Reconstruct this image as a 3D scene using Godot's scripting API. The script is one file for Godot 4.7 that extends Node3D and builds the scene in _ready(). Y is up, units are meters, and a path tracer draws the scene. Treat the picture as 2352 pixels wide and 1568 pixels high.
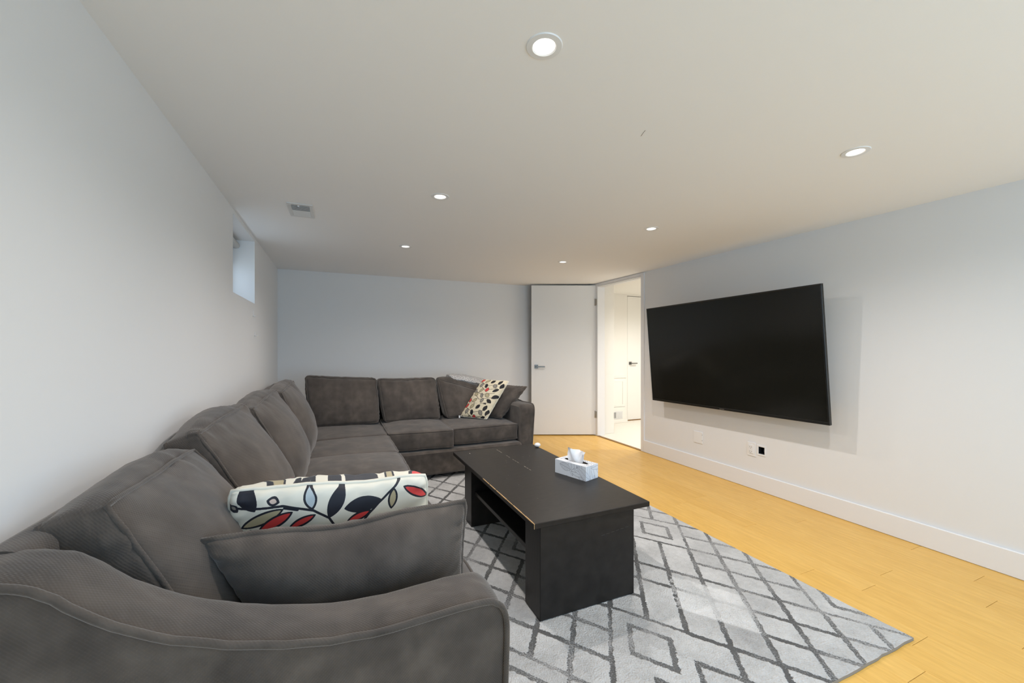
extends Node3D

# ---------------------------------------------------------------- dimensions (metres)
const CEIL := 2.12          # ceiling height
const XR := 3.335           # right wall
const XL := -0.602          # left wall
const ZF := -5.25           # far wall
const ZB := 1.5             # wall behind the camera
const CAM_H := 1.231
var taken := {}
var M := {}

# ---------------------------------------------------------------- bookkeeping
func numbered(called: String) -> String:
	if not taken.has(called):
		taken[called] = 0
		return called
	taken[called] += 1
	return "%s_%03d" % [called, taken[called]]

func tag(o: Node, label: String, category: String, group := "", kind := "") -> Node:
	if label: o.set_meta("label", label)
	if category: o.set_meta("category", category)
	if group: o.set_meta("group", group)
	if kind: o.set_meta("kind", kind)
	return o

func thing(called: String, label: String, category: String, at := Vector3.ZERO, group := "", kind := "") -> Node3D:
	var o := Node3D.new()
	o.name = numbered(called)
	add_child(o, true)
	o.position = at
	tag(o, label, category, group, kind)
	return o

func origin_of(n: Node) -> Vector3:
	var p := Vector3.ZERO
	while n is Node3D and n != self:
		p += n.position
		n = n.get_parent()
	return p

# the mesh is given in world coordinates; the child is moved back by its parents' places
func part(called: String, mesh: Mesh, mat: Material, parent: Node, label := "") -> MeshInstance3D:
	var o := MeshInstance3D.new()
	o.name = called
	o.mesh = mesh
	if mat: o.material_override = mat
	parent.add_child(o, true)
	o.position = -origin_of(parent)
	if label: o.set_meta("label", label)
	return o

func lone(called: String, mesh: Mesh, mat: Material, label: String, category: String, group := "", kind := "") -> MeshInstance3D:
	var o := MeshInstance3D.new()
	o.name = numbered(called)
	o.mesh = mesh
	if mat: o.material_override = mat
	add_child(o, true)
	tag(o, label, category, group, kind)
	return o

# ---------------------------------------------------------------- shape helpers
func new_st(smooth := 1) -> SurfaceTool:
	var st := SurfaceTool.new()
	st.begin(Mesh.PRIMITIVE_TRIANGLES)
	st.set_smooth_group(smooth)
	return st

func done(st: SurfaceTool) -> ArrayMesh:
	st.generate_normals()
	st.index()
	return st.commit()

func tri(st: SurfaceTool, a: Vector3, b: Vector3, c: Vector3, ref: Vector3, ua := Vector2.ZERO, ub := Vector2.ZERO, uc := Vector2.ZERO) -> void:
	var n := (c - a).cross(b - a)
	var flip := n.dot((a + b + c) / 3.0 - ref) < 0.0
	st.set_uv(ua); st.add_vertex(a)
	if flip:
		st.set_uv(uc); st.add_vertex(c)
		st.set_uv(ub); st.add_vertex(b)
	else:
		st.set_uv(ub); st.add_vertex(b)
		st.set_uv(uc); st.add_vertex(c)

func quad(st: SurfaceTool, a: Vector3, b: Vector3, c: Vector3, d: Vector3, ref: Vector3, u := [Vector2(0, 0), Vector2(1, 0), Vector2(1, 1), Vector2(0, 1)]) -> void:
	tri(st, a, b, c, ref, u[0], u[1], u[2])
	tri(st, a, c, d, ref, u[0], u[2], u[3])

# chamfered box between two corners, added under a transform
func add_box(st: SurfaceTool, lo: Vector3, hi: Vector3, bev := 0.003, x := Transform3D.IDENTITY) -> void:
	st.set_smooth_group(-1)
	var c := (lo + hi) / 2.0
	var h := (hi - lo) / 2.0
	var b: float = minf(bev, minf(h.x, minf(h.y, h.z)) * 0.95)
	var ref := x * c
	var ax := [Vector3(1, 0, 0), Vector3(0, 1, 0), Vector3(0, 0, 1)]
	for i in 3:
		var j := (i + 1) % 3
		var k := (i + 2) % 3
		for s in [-1.0, 1.0]:
			var n: Vector3 = ax[i] * h[i] * s
			var pj: Vector3 = ax[j] * (h[j] - b)
			var pk: Vector3 = ax[k] * (h[k] - b)
			quad(st, x * (c + n - pj - pk), x * (c + n + pj - pk), x * (c + n + pj + pk), x * (c + n - pj + pk), ref)
		for s in [-1.0, 1.0]:
			for t in [-1.0, 1.0]:
				var e1: Vector3 = ax[j] * h[j] * s + ax[k] * (h[k] - b) * t
				var e2: Vector3 = ax[j] * (h[j] - b) * s + ax[k] * h[k] * t
				var l: Vector3 = ax[i] * (h[i] - b)
				quad(st, x * (c + e1 - l), x * (c + e1 + l), x * (c + e2 + l), x * (c + e2 - l), ref)
	for sx in [-1.0, 1.0]:
		for sy in [-1.0, 1.0]:
			for sz in [-1.0, 1.0]:
				var s := Vector3(sx, sy, sz)
				var q := h - Vector3.ONE * b
				tri(st, x * (c + s * Vector3(h.x, q.y, q.z)), x * (c + s * Vector3(q.x, h.y, q.z)), x * (c + s * Vector3(q.x, q.y, h.z)), ref)

func box(lo: Vector3, hi: Vector3, bev := 0.003, x := Transform3D.IDENTITY) -> ArrayMesh:
	var st := new_st(-1)
	add_box(st, lo, hi, bev, x)
	return done(st)

func add_tube(st: SurfaceTool, pts: Array, r: float, closed := false, sides := 6) -> void:
	st.set_smooth_group(1)
	var n := pts.size()
	var rings := []
	var up := Vector3(0.31, 0.87, 0.39).normalized()
	for i in n:
		var a: Vector3 = pts[(i - 1 + n) % n] if closed or i > 0 else pts[i]
		var b: Vector3 = pts[(i + 1) % n] if closed or i < n - 1 else pts[i]
		var t := (b - a).normalized()
		if absf(t.dot(up)) > 0.95:
			up = t.cross(Vector3(0.7, 0.1, -0.7)).normalized()
		var e := (up - t * t.dot(up)).normalized()
		up = e
		var f := t.cross(e)
		var ring := []
		for k in sides:
			var g := TAU * k / sides
			ring.append(pts[i] + (e * cos(g) + f * sin(g)) * r)
		rings.append(ring)
	for i in (n if closed else n - 1):
		var i2 := (i + 1) % n
		var ref: Vector3 = (pts[i] + pts[i2]) / 2.0
		for k in sides:
			var k2 := (k + 1) % sides
			quad(st, rings[i][k], rings[i][k2], rings[i2][k2], rings[i2][k], ref)
	if not closed:
		for e in [0, n - 1]:
			var inner: Vector3 = pts[1] if e == 0 else pts[n - 2]
			for k in sides:
				tri(st, pts[e], rings[e][k], rings[e][(k + 1) % sides], inner)

func tube(pts: Array, r: float, closed := false, sides := 6) -> ArrayMesh:
	var st := new_st(1)
	add_tube(st, pts, r, closed, sides)
	return done(st)

# lathe round the y axis: profile of Vector2(radius, height)
func add_lathe(st: SurfaceTool, prof: Array, at: Vector3, sides := 32, smooth := -1) -> void:
	st.set_smooth_group(smooth)
	for i in prof.size() - 1:
		var p: Vector2 = prof[i]
		var q: Vector2 = prof[i + 1]
		for k in sides:
			var a := TAU * k / sides
			var b := TAU * (k + 1) / sides
			var v1 := at + Vector3(cos(a) * p.x, p.y, sin(a) * p.x)
			var v2 := at + Vector3(cos(b) * p.x, p.y, sin(b) * p.x)
			var v3 := at + Vector3(cos(b) * q.x, q.y, sin(b) * q.x)
			var v4 := at + Vector3(cos(a) * q.x, q.y, sin(a) * q.x)
			# outward side of the profile: to the right of its direction
			var n := Vector2(q.y - p.y, p.x - q.x)
			var mid := (v1 + v2 + v3 + v4) / 4.0
			var am := (a + b) / 2.0
			var out := Vector3(cos(am) * n.x, n.y, sin(am) * n.x)
			var ref := mid - out
			if p.x > 1e-5: tri(st, v1, v2, v3, ref)
			if q.x > 1e-5: tri(st, v1, v3, v4, ref)

func lathe(prof: Array, at: Vector3, sides := 32, smooth := -1) -> ArrayMesh:
	var st := new_st(smooth)
	add_lathe(st, prof, at, sides, smooth)
	return done(st)

# ---------------------------------------------------------------- upholstery
var wrinkle := FastNoiseLite.new()

func tri_lerp(c: Array, p: Vector3) -> Vector3:
	# c: front bl, br, tr, tl, back bl, br, tr, tl ; p in -1..1 (x right, y up, z front)
	var u := (p.x + 1.0) / 2.0
	var v := (p.y + 1.0) / 2.0
	var w := (p.z + 1.0) / 2.0
	var f: Vector3 = (c[0] as Vector3).lerp(c[1], u).lerp((c[3] as Vector3).lerp(c[2], u), v)
	var b: Vector3 = (c[4] as Vector3).lerp(c[5], u).lerp((c[7] as Vector3).lerp(c[6], u), v)
	return b.lerp(f, w)

# one stuffed box cushion with rounded edges, puffed sides, creases and piping along two seams
# o: round, front, back, top, bottom, side (puffs in metres), pucker, seed, seam axis ("z" seams round the front and back face, "y" round top and bottom)
func cushion(parent: Node, called: String, c: Array, o: Dictionary, mat: Material) -> MeshInstance3D:
	var n: int = o.get("n", 22)
	var rad: float = o.get("round", 0.03)
	var sx: float = (c[1] - c[0]).length() / 2.0
	var sy: float = (c[3] - c[0]).length() / 2.0
	var sz: float = (c[4] - c[0]).length() / 2.0
	var rr := Vector3(minf(rad / sx, 0.9), minf(rad / sy, 0.9), minf(rad / sz, 0.9))
	var ex: Vector3 = (c[1] - c[0]).normalized()
	var ey: Vector3 = (c[3] - c[0]).normalized()
	var ez: Vector3 = (c[0] - c[4]).normalized()
	var pf: float = o.get("front", 0.0)
	var pb: float = o.get("back", 0.0)
	var pt: float = o.get("top", 0.0)
	var po: float = o.get("bottom", 0.0)
	var ps: float = o.get("side", 0.0)
	var puck: float = o.get("pucker", 0.0)
	var amp: float = o.get("wrinkle", 0.006)
	var sd: float = o.get("seed", 0.0)
	var sag: float = o.get("sag", 0.0)
	var place := func(p: Vector3) -> Vector3:
		var q := Vector3(clampf(p.x, -1 + rr.x, 1 - rr.x), clampf(p.y, -1 + rr.y, 1 - rr.y), clampf(p.z, -1 + rr.z, 1 - rr.z))
		var d := (p - q) / rr
		var round_p := q
		if d.length() > 1e-6:
			var m: float = maxf(absf(d.x), maxf(absf(d.y), absf(d.z)))
			round_p = q + d.normalized() * m * rr
		var w := tri_lerp(c, round_p)
		var gx := 1.0 - pow(absf(p.x), 2.6)
		var gy := 1.0 - pow(absf(p.y), 2.6)
		var gz := 1.0 - pow(absf(p.z), 2.6)
		w += ez * ((pf if p.z > 0 else -pb) * absf(p.z) * gx * gy)
		w += ey * ((pt if p.y > 0 else -po) * absf(p.y) * gx * gz)
		w += ex * (signf(p.x) * ps * absf(p.x) * gy * gz)
		w += ey * (-sag * gx * (p.y + 1.0) / 2.0)
		var k := wrinkle.get_noise_3d(w.x * 6.0 + sd, w.y * 6.0, w.z * 6.0) * amp
		k += wrinkle.get_noise_3d(w.x * 17.0 + sd, w.y * 17.0, w.z * 17.0) * amp * 0.45
		# gathers running away from the seams
		var seam := absf(p.y) if puck > 0.0 else 0.0
		if puck > 0.0:
			var near_top := exp(-pow((1.0 - p.y) / 0.22, 2.0)) if p.z > 0.3 else 0.0
			var near_side := exp(-pow((1.0 - absf(p.x)) / 0.16, 2.0)) if p.z > 0.3 else 0.0
			k += puck * near_top * sin(p.x * 31.0 + 3.0 * sin(p.x * 9.0 + sd)) * (0.5 + 0.5 * sin(p.x * 4.0 + sd * 2.0))
			k += puck * near_side * sin(p.y * 27.0 + 3.0 * sin(p.y * 7.0 + sd)) * (0.5 + 0.5 * sin(p.y * 5.0 + sd))
		return w + (ez * signf(p.z) * pow(absf(p.z), 3.0) + ey * signf(p.y) * pow(absf(p.y), 3.0) + ex * signf(p.x) * pow(absf(p.x), 3.0)).normalized() * k
	var st := new_st(1)
	var ref := tri_lerp(c, Vector3.ZERO)
	# parameters packed towards the edges so that roundings are smooth
	var ts := []
	for i in n + 1:
		var t := -1.0 + 2.0 * i / n
		ts.append(signf(t) * (1.0 - pow(1.0 - absf(t), 1.5)))
	for f in 6:
		var g := []
		for i in n + 1:
			var row := []
			for j in n + 1:
				var a: float = ts[i]
				var b: float = ts[j]
				var s := 1.0 if f % 2 == 0 else -1.0
				var p: Vector3 = [Vector3(a, b, s), Vector3(a, s, b), Vector3(s, a, b)][f / 2]
				row.append(place.call(p))
			g.append(row)
		for i in n:
			for j in n:
				quad(st, g[i][j], g[i + 1][j], g[i + 1][j + 1], g[i][j + 1], ref)
	var body := part(called, done(st), mat, parent)
	# piping
	var seams: Array = o.get("seams", ["front"])
	var inset := 1.0 - 0.0
	for s in seams:
		var loop := []
		var m := 14
		for e in 4:
			for i in m:
				var t := -1.0 + 2.0 * i / m
				var a: float = [t, inset, -t, -inset][e]
				var b: float = [-inset, t, inset, -t][e]
				var p: Vector3
				match s:
					"front": p = Vector3(a, b, 1)
					"back": p = Vector3(a, b, -1)
					"top": p = Vector3(a, 1, b)
					_: p = Vector3(a, -1, b)
				var w: Vector3 = place.call(p)
				loop.append(w + (w - ref).normalized() * 0.003)
		part("piping", tube(loop, o.get("pipe", 0.0058), true, 6), mat, body)
	return body

# a knife-edged throw pillow: two puffed sheets sewn at the rim. corners tl, tr, br, bl seen from its front
func pillow(called: String, tl: Vector3, tr: Vector3, br: Vector3, bl: Vector3, thick: float, mat: Material, pipe_mat: Material, label: String, o := {}) -> Node3D:
	var base := (bl + br) / 2.0
	var root := thing(called, label, "pillow", base)
	var n: int = o.get("n", 30)
	var bow: float = o.get("bow", 0.06)
	var sd: float = o.get("seed", 0.0)
	var amp: float = o.get("wrinkle", 0.008)
	var droop: float = o.get("droop", 0.0)
	var cr: float = o.get("corner", 0.02)
	var fr: float = o.get("front", 1.0)
	var bk: float = o.get("back", 1.0)
	var full: float = o.get("full", 0.42)
	var front := (tr - tl).cross(bl - tl).normalized()
	front = -front
	if front.dot(o.get("towards", Vector3(0, 0, 1))) < 0: front = -front
	var place := func(s: float, t: float, side: float) -> Vector3:
		# s, t in -1..1 (right, up)
		var s2 := s * (1.0 - bow * (1.0 - t * t) - cr * pow(absf(t), 7.0))
		var t2 := t * (1.0 - bow * (1.0 - s * s) - cr * 1.6 * pow(absf(s), 7.0))
		var u := (s2 + 1.0) / 2.0
		var v := (t2 + 1.0) / 2.0
		var p := bl.lerp(br, u).lerp(tl.lerp(tr, u), v)
		p += (tl - bl).normalized() * (-droop * (1.0 - s * s) * v * (0.6 + 0.4 * sin(s * 5.0 + sd)))
		var h := pow(maxf((1.0 - s * s) * (1.0 - t * t), 0.0), full)
		p += front * side * thick / 2.0 * h * (fr if side > 0.0 else bk)
		var edge := minf(1.0, 6.0 * minf(1.0 - absf(s), 1.0 - absf(t)))
		p += front * side * edge * amp * (wrinkle.get_noise_3d(p.x * 8.0 + sd, p.y * 8.0, p.z * 8.0) + 0.6 * wrinkle.get_noise_3d(p.x * 22.0, p.y * 22.0 + sd, p.z * 22.0))
		# gathers at the rim
		var e := 1.0 - maxf(absf(s), absf(t))
		p += front * side * 0.006 * exp(-pow((e - 0.07) / 0.06, 2.0)) * sin((s if absf(t) > absf(s) else t) * 24.0 + sd)
		return p
	var st := new_st(1)
	var ref := (tl + tr + br + bl) / 4.0
	var tall := (tl - bl).length() / (tr - tl).length()
	var ts := []
	for i in n + 1:
		var t := -1.0 + 2.0 * i / n
		ts.append(signf(t) * (1.0 - pow(1.0 - absf(t), 1.6)))
	for side in [1.0, -1.0]:
		var g := []
		for i in n + 1:
			var row := []
			for j in n + 1:
				row.append(place.call(ts[i], ts[j], side))
			g.append(row)
		for i in n:
			for j in n:
				var u := []
				for d in [[0, 0], [1, 0], [1, 1], [0, 1]]:
					u.append(Vector2((ts[i + d[0]] + 1.0) / 2.0, (1.0 - ts[j + d[1]]) / 2.0 * tall + (0.0 if side > 0.0 else float(o.get("back_shift", 0.0)))))
				var r: Vector3 = (g[i][j] + g[i + 1][j + 1]) / 2.0 - front * side
				quad(st, g[i][j], g[i + 1][j], g[i + 1][j + 1], g[i][j + 1], r, u)
	part("cover", done(st), mat, root)
	var loop := []
	var m := 20
	for e in 4:
		for i in m:
			var t := -1.0 + 2.0 * i / m
			loop.append(place.call([t, 1.0, -t, -1.0][e], [-1.0, t, 1.0, -t][e], 1.0))
	part("piping", tube(loop, o.get("pipe", 0.005), true, 6), pipe_mat, root)
	return root

# sloped sofa arm. Built along +s from its front to its back; x maps (s, y, w) into the room, w = 0 on the outer top edge, growing inwards
func arm(parent: Node, x: Transform3D, mat: Material, rise := 1.0) -> void:
	var pts := []    # Vector3(s, outer y, inner y)
	for a in [[-0.004, 0.05, 0.05], [-0.005, 0.30, 0.29], [-0.003, 0.43, 0.42], [-0.003, 0.52, 0.505], [-0.001, 0.575, 0.555], [0.008, 0.608, 0.588], [0.028, 0.629, 0.606], [0.06, 0.637, 0.612], [0.15, 0.637, 0.612], [0.26, 0.632, 0.610], [0.38, 0.641, 0.622], [0.50, 0.667, 0.652], [0.58, 0.694, 0.672], [0.66, 0.729, 0.708], [0.735, 0.778, 0.758], [0.785, 0.824, 0.803], [0.82, 0.848, 0.832], [0.86, 0.860, 0.846], [0.90, 0.864, 0.851], [0.95, 0.866, 0.853]]:
		var lift: float = 1.0 if a[0] < 0.3 else rise
		pts.append(Vector3(a[0], 0.635 + (a[1] - 0.635) * lift, 0.0))
	# finer path
	var path := []
	for i in pts.size() - 1:
		var p0: Vector3 = pts[maxi(i - 1, 0)]
		var p1: Vector3 = pts[i]
		var p2: Vector3 = pts[i + 1]
		var p3: Vector3 = pts[mini(i + 2, pts.size() - 1)]
		for k in 3:
			path.append(p1.cubic_interpolate(p2, p0, p3, k / 3.0))
	path.append(pts[-1])
	var flare := func(y: float) -> float: return 0.045 * clampf(1.0 - y / 0.63, 0.0, 1.0)
	var wide := 0.158
	var across := 12
	var rows := []
	for i in path.size():
		var p: Vector3 = path[i]
		var q: Vector3 = path[mini(i + 1, path.size() - 1)] - path[maxi(i - 1, 0)]
		var nrm := Vector2(-q.y, q.x).normalized()
		if nrm.y < 0.0 and i > 8: nrm = -nrm
		var row := []
		for k in across + 1:
			var t := float(k) / across
			var y := p.y + 0.003 * minf(t * 4.0, 1.0) - 0.026 * pow(maxf(0.0, (t - 0.72) / 0.28), 2.2)
			var out := 0.005 * (1.0 - pow(absf(2.0 * t - 1.0), 2.2))
			var w := lerpf(flare.call(p.y), wide, t)
			row.append(Vector3(p.x + nrm.x * out, y + nrm.y * out + 0.003 * wrinkle.get_noise_2d(p.x * 60, t * 20), w))
		rows.append(row)
	var st := new_st(1)
	for i in rows.size() - 1:
		var c: Vector3 = x * Vector3(0.4, 0.3, 0.08)
		for k in across:
			quad(st, x * rows[i][k], x * rows[i + 1][k], x * rows[i + 1][k + 1], x * rows[i][k + 1], c)
	# the two sides: columns from the path down to the hem
	for side in [0, 1]:
		st.set_smooth_group(2 + side)
		var cols := []
		var start := 15
		for i in range(start, rows.size()):
			var top: Vector3 = rows[i][0 if side == 0 else across]
			var col := []
			for k in 11:
				var y := lerpf(0.05, top.y, k / 10.0)
				var s := top.x
				var puff := 0.006 * sin(PI * k / 10.0) + 0.003 * wrinkle.get_noise_2d(s * 40.0, y * 40.0)
				col.append(Vector3(s, y, (flare.call(y) - puff * clampf((s - 0.03) * 12.0, 0.0, 1.0)) if side == 0 else wide))
			cols.append(col)
		for i in cols.size() - 1:
			for k in 10:
				quad(st, x * cols[i][k], x * cols[i + 1][k], x * cols[i + 1][k + 1], x * cols[i][k + 1], x * Vector3(0.4, 0.3, 0.08))
		# the strip between the curved front edge and the first column
		var s0: float = (rows[start][0] as Vector3).x
		for i in start:
			var a: Vector3 = rows[i][0 if side == 0 else across]
			var b: Vector3 = rows[i + 1][0 if side == 0 else across]
			var wa: float = a.z
			var wb: float = b.z
			quad(st, x * a, x * b, x * Vector3(s0, b.y, wb), x * Vector3(s0, a.y, wa), x * Vector3(0.4, 0.3, 0.08))
	# back end
	st.set_smooth_group(-1)
	for k in across:
		var a: Vector3 = rows[-1][k]
		var b: Vector3 = rows[-1][k + 1]
		quad(st, x * a, x * b, x * Vector3(b.x, 0.05, b.z), x * Vector3(a.x, 0.05, a.z), x * Vector3(0.4, 0.3, 0.08))
	var body := part("arm", done(st), mat, parent)
	for k in [0]:
		var line := []
		for i in rows.size():
			var p: Vector3 = rows[i][k]
			var q: Vector3 = (rows[mini(i + 1, rows.size() - 1)][k] as Vector3) - (rows[maxi(i - 1, 0)][k] as Vector3)
			var up := Vector3(-q.y, q.x, 0).normalized()
			if up.y < 0.0 and i > 8: up = -up
			line.append(x * (p + up * 0.003 + Vector3(0, 0, -0.004 if k == 0 else 0.003)))
		part("piping", tube(line, 0.0072, false, 8), mat, body)

# ---------------------------------------------------------------- materials and textures
func mat(albedo: Color, rough := 0.8, o := {}) -> StandardMaterial3D:
	var m := StandardMaterial3D.new()
	m.albedo_color = albedo
	m.roughness = rough
	for k in o: m.set(k, o[k])
	return m

func c8(r: int, g: int, b: int) -> Color:
	return Color8(r, g, b)

func noise_tex(freq: float, lo: Color, hi: Color, size := 512, sd := 1, octaves := 4, normal := false, bump := 2.0) -> NoiseTexture2D:
	var f := FastNoiseLite.new()
	f.seed = sd
	f.frequency = freq
	f.noise_type = FastNoiseLite.TYPE_SIMPLEX_SMOOTH
	f.fractal_octaves = octaves
	var t := NoiseTexture2D.new()
	t.width = size
	t.height = size
	t.seamless = true
	t.noise = f
	t.normalize = true
	if normal:
		t.as_normal_map = true
		t.bump_strength = bump
	else:
		var g := Gradient.new()
		g.set_color(0, lo)
		g.set_color(1, hi)
		t.color_ramp = g
	return t

func image_tex(im: Image) -> ImageTexture:
	return ImageTexture.create_from_image(im)

# almond leaf: distance-like value, <0 inside
func leaf_d(p: Vector2, at: Vector2, dir: Vector2, len: float, wid: float) -> float:
	var q := p - at
	var a := q.dot(dir) / (len / 2.0)
	if absf(a) >= 1.0: return 1.0
	var b := absf(q.dot(Vector2(-dir.y, dir.x)))
	var hw := wid / 2.0 * pow(1.0 - a * a, 0.85)
	return (b - hw)

func seg_d(p: Vector2, a: Vector2, b: Vector2) -> float:
	var t := clampf((p - a).dot(b - a) / maxf((b - a).length_squared(), 1e-9), 0.0, 1.0)
	return p.distance_to(a.lerp(b, t))

# leaves: [x1, y1, x2, y2, width, colour key]; stems: [x1, y1, x2, y2] in 0..1 across the pillow
func leaf_print(size: int, ground: Color, ink: Color, leaves: Array, stems: Array, line: float) -> ImageTexture:
	var im := Image.create(size, size, false, Image.FORMAT_RGB8)
	im.fill(ground)
	var col := {"n": ink, "r": c8(212, 62, 60), "t": c8(176, 164, 132), "b": c8(178, 190, 196), "p": c8(205, 184, 172), "g": c8(140, 134, 124), "o": ground}
	var put_seg := func(a: Vector2, b: Vector2, w: float) -> void:
		var lo := Vector2(minf(a.x, b.x) - w, minf(a.y, b.y) - w)
		var hi := Vector2(maxf(a.x, b.x) + w, maxf(a.y, b.y) + w)
		for y in range(maxi(0, int(lo.y * size)), mini(size, int(hi.y * size) + 2)):
			for x in range(maxi(0, int(lo.x * size)), mini(size, int(hi.x * size) + 2)):
				var p := Vector2((x + 0.5) / size, (y + 0.5) / size)
				if seg_d(p, a, b) < w / 2.0: im.set_pixel(x, y, ink)
	for s in stems:
		put_seg.call(Vector2(s[0], s[1]), Vector2(s[2], s[3]), line)
	for l in leaves:
		var a := Vector2(l[0], l[1])
		var b := Vector2(l[2], l[3])
		var c := (a + b) / 2.0
		var len := a.distance_to(b)
		var d := (b - a).normalized()
		var w: float = l[4]
		var r := len / 2.0 + w
		for y in range(maxi(0, int((c.y - r) * size)), mini(size, int((c.y + r) * size) + 2)):
			for x in range(maxi(0, int((c.x - r) * size)), mini(size, int((c.x + r) * size) + 2)):
				var p := Vector2((x + 0.5) / size, (y + 0.5) / size)
				var v := leaf_d(p, c, d, len, w)
				if v < 0.0:
					var edge := leaf_d(p, c, d, len - line * 2.2, w - line * 1.7)
					im.set_pixel(x, y, col[l[5]] if edge < 0.0 else ink)
	return image_tex(im)

func rug_texture(x0: float, z0: float, wx: float, wz: float) -> Array:
	var w := 1000
	var h := int(w * wz / wx)
	var im := Image.create(w, h, false, Image.FORMAT_RGB8)
	var hi := Image.create(w, h, false, Image.FORMAT_L8)
	var f := FastNoiseLite.new(); f.seed = 5; f.frequency = 1.0; f.fractal_octaves = 3
	var step := 0.2715
	for j in h:
		for i in w:
			var x := x0 + wx * (i + 0.5) / w
			var z := z0 + wz * (j + 0.5) / h
			var n1 := f.get_noise_2d(x * 3.0, z * 3.0)
			var n2 := f.get_noise_2d(x * 26.0 + 40.0, z * 26.0)
			var n3 := f.get_noise_2d(x * 120.0, z * 120.0 + 9.0)
			var wob := n2 * 0.010 + n3 * 0.007
			var c := (z - 1.415 * x + 2.68 + wob) / step
			var d := (z + 1.385 * x - 0.085 + wob) / step
			var ci := roundf(c)
			var di := roundf(d)
			# which cell, for the tone of each diamond
			var tone := fposmod(sin(floorf(c) * 12.9898 + floorf(d) * 78.233) * 437.585, 1.0)
			var base := 0.475 + 0.06 * tone + 0.11 * n1 + 0.05 * n2 + 0.06 * n3
			# a paler, worn area with faded lines, and a greyer one beside it
			var pale := smoothstep(-4.75, -4.6, c) * (1.0 - smoothstep(-3.05, -2.95, c)) * smoothstep(1.9 + 0.3 * n2, 2.05 + 0.3 * n2, d) * (1.0 - smoothstep(3.7, 4.2, d))
			var grey := smoothstep(-3.02, -2.95, c) * (1.0 - smoothstep(-2.05, -1.98, c)) * smoothstep(1.98, 2.05, d) * (1.0 - smoothstep(3.95, 4.02, d))
			base += 0.13 * pale - 0.05 * grey
			base = clampf(base, 0.25, 0.76)
			var line := 0.0
			var half := 0.0108 / step * 1.72
			# around some crossings the lattice gives way to a small diamond
			var small := false
			for kk in [[-1.0, 1.0], [-8.0, 2.0], [-4.0, -3.0], [-11.0, 0.0], [-6.0, 7.0], [2.0, -2.0]]:
				var rc := maxf(absf(c - kk[0]), absf(d - kk[1]))
				if rc < 0.97:
					small = true
					if absf(rc - 0.5) < half: line = 0.95
			# each run of line between two crossings may be missing or faded
			var fade := clampf(0.95 + n1 * 0.8 + n3 * 0.9 - 0.30 * smoothstep(1.6, 2.2, x) - 0.75 * pale, 0.10, 1.0)
			if not small:
				var sc := fposmod(sin(ci * 17.3 + floorf(d) * 5.1) * 91.7, 1.0)
				var sdv := fposmod(sin(di * 11.7 + floorf(c) * 7.9 + 2.0) * 57.3, 1.0)
				var gone := ci == -3.0 and d > 1.0 and d < 4.0 or ci == -6.0 and d < 3.0 and d > 0.0
				if absf(c - ci) < half and sc > 0.02 and not gone: line = maxf(line, fade)
				if absf(d - di) < half and sdv > 0.02: line = maxf(line, fade)
			else:
				line *= fade
			var lum := lerpf(base, 0.080 + 0.03 * n3, line * 0.92)
			im.set_pixel(i, j, Color(lum * 1.0, lum * 0.995, lum * 0.985).linear_to_srgb())
			var hh := clampf(0.62 + 0.22 * n3 + 0.15 * n2 - 0.35 * line, 0.0, 1.0)
			hi.set_pixel(i, j, Color(hh, hh, hh))
	return [image_tex(im), image_tex(hi)]

func weave_normal(size: int, threads: int, strength: float) -> ImageTexture:
	var im := Image.create(size, size, false, Image.FORMAT_RGBA8)
	var f := FastNoiseLite.new(); f.seed = 77; f.frequency = 0.05
	for y in size:
		for x in size:
			var a := TAU * threads * (x + y) / size / 2.0
			var b := TAU * threads * (x - y) / size / 2.0
			var h := 0.5 + 0.25 * (sin(a) + sin(b)) + 0.18 * f.get_noise_2d(x, y)
			im.set_pixel(x, y, Color(h, h, h, 1.0))
	im.bump_map_to_normal_map(strength)
	return image_tex(im)

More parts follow.
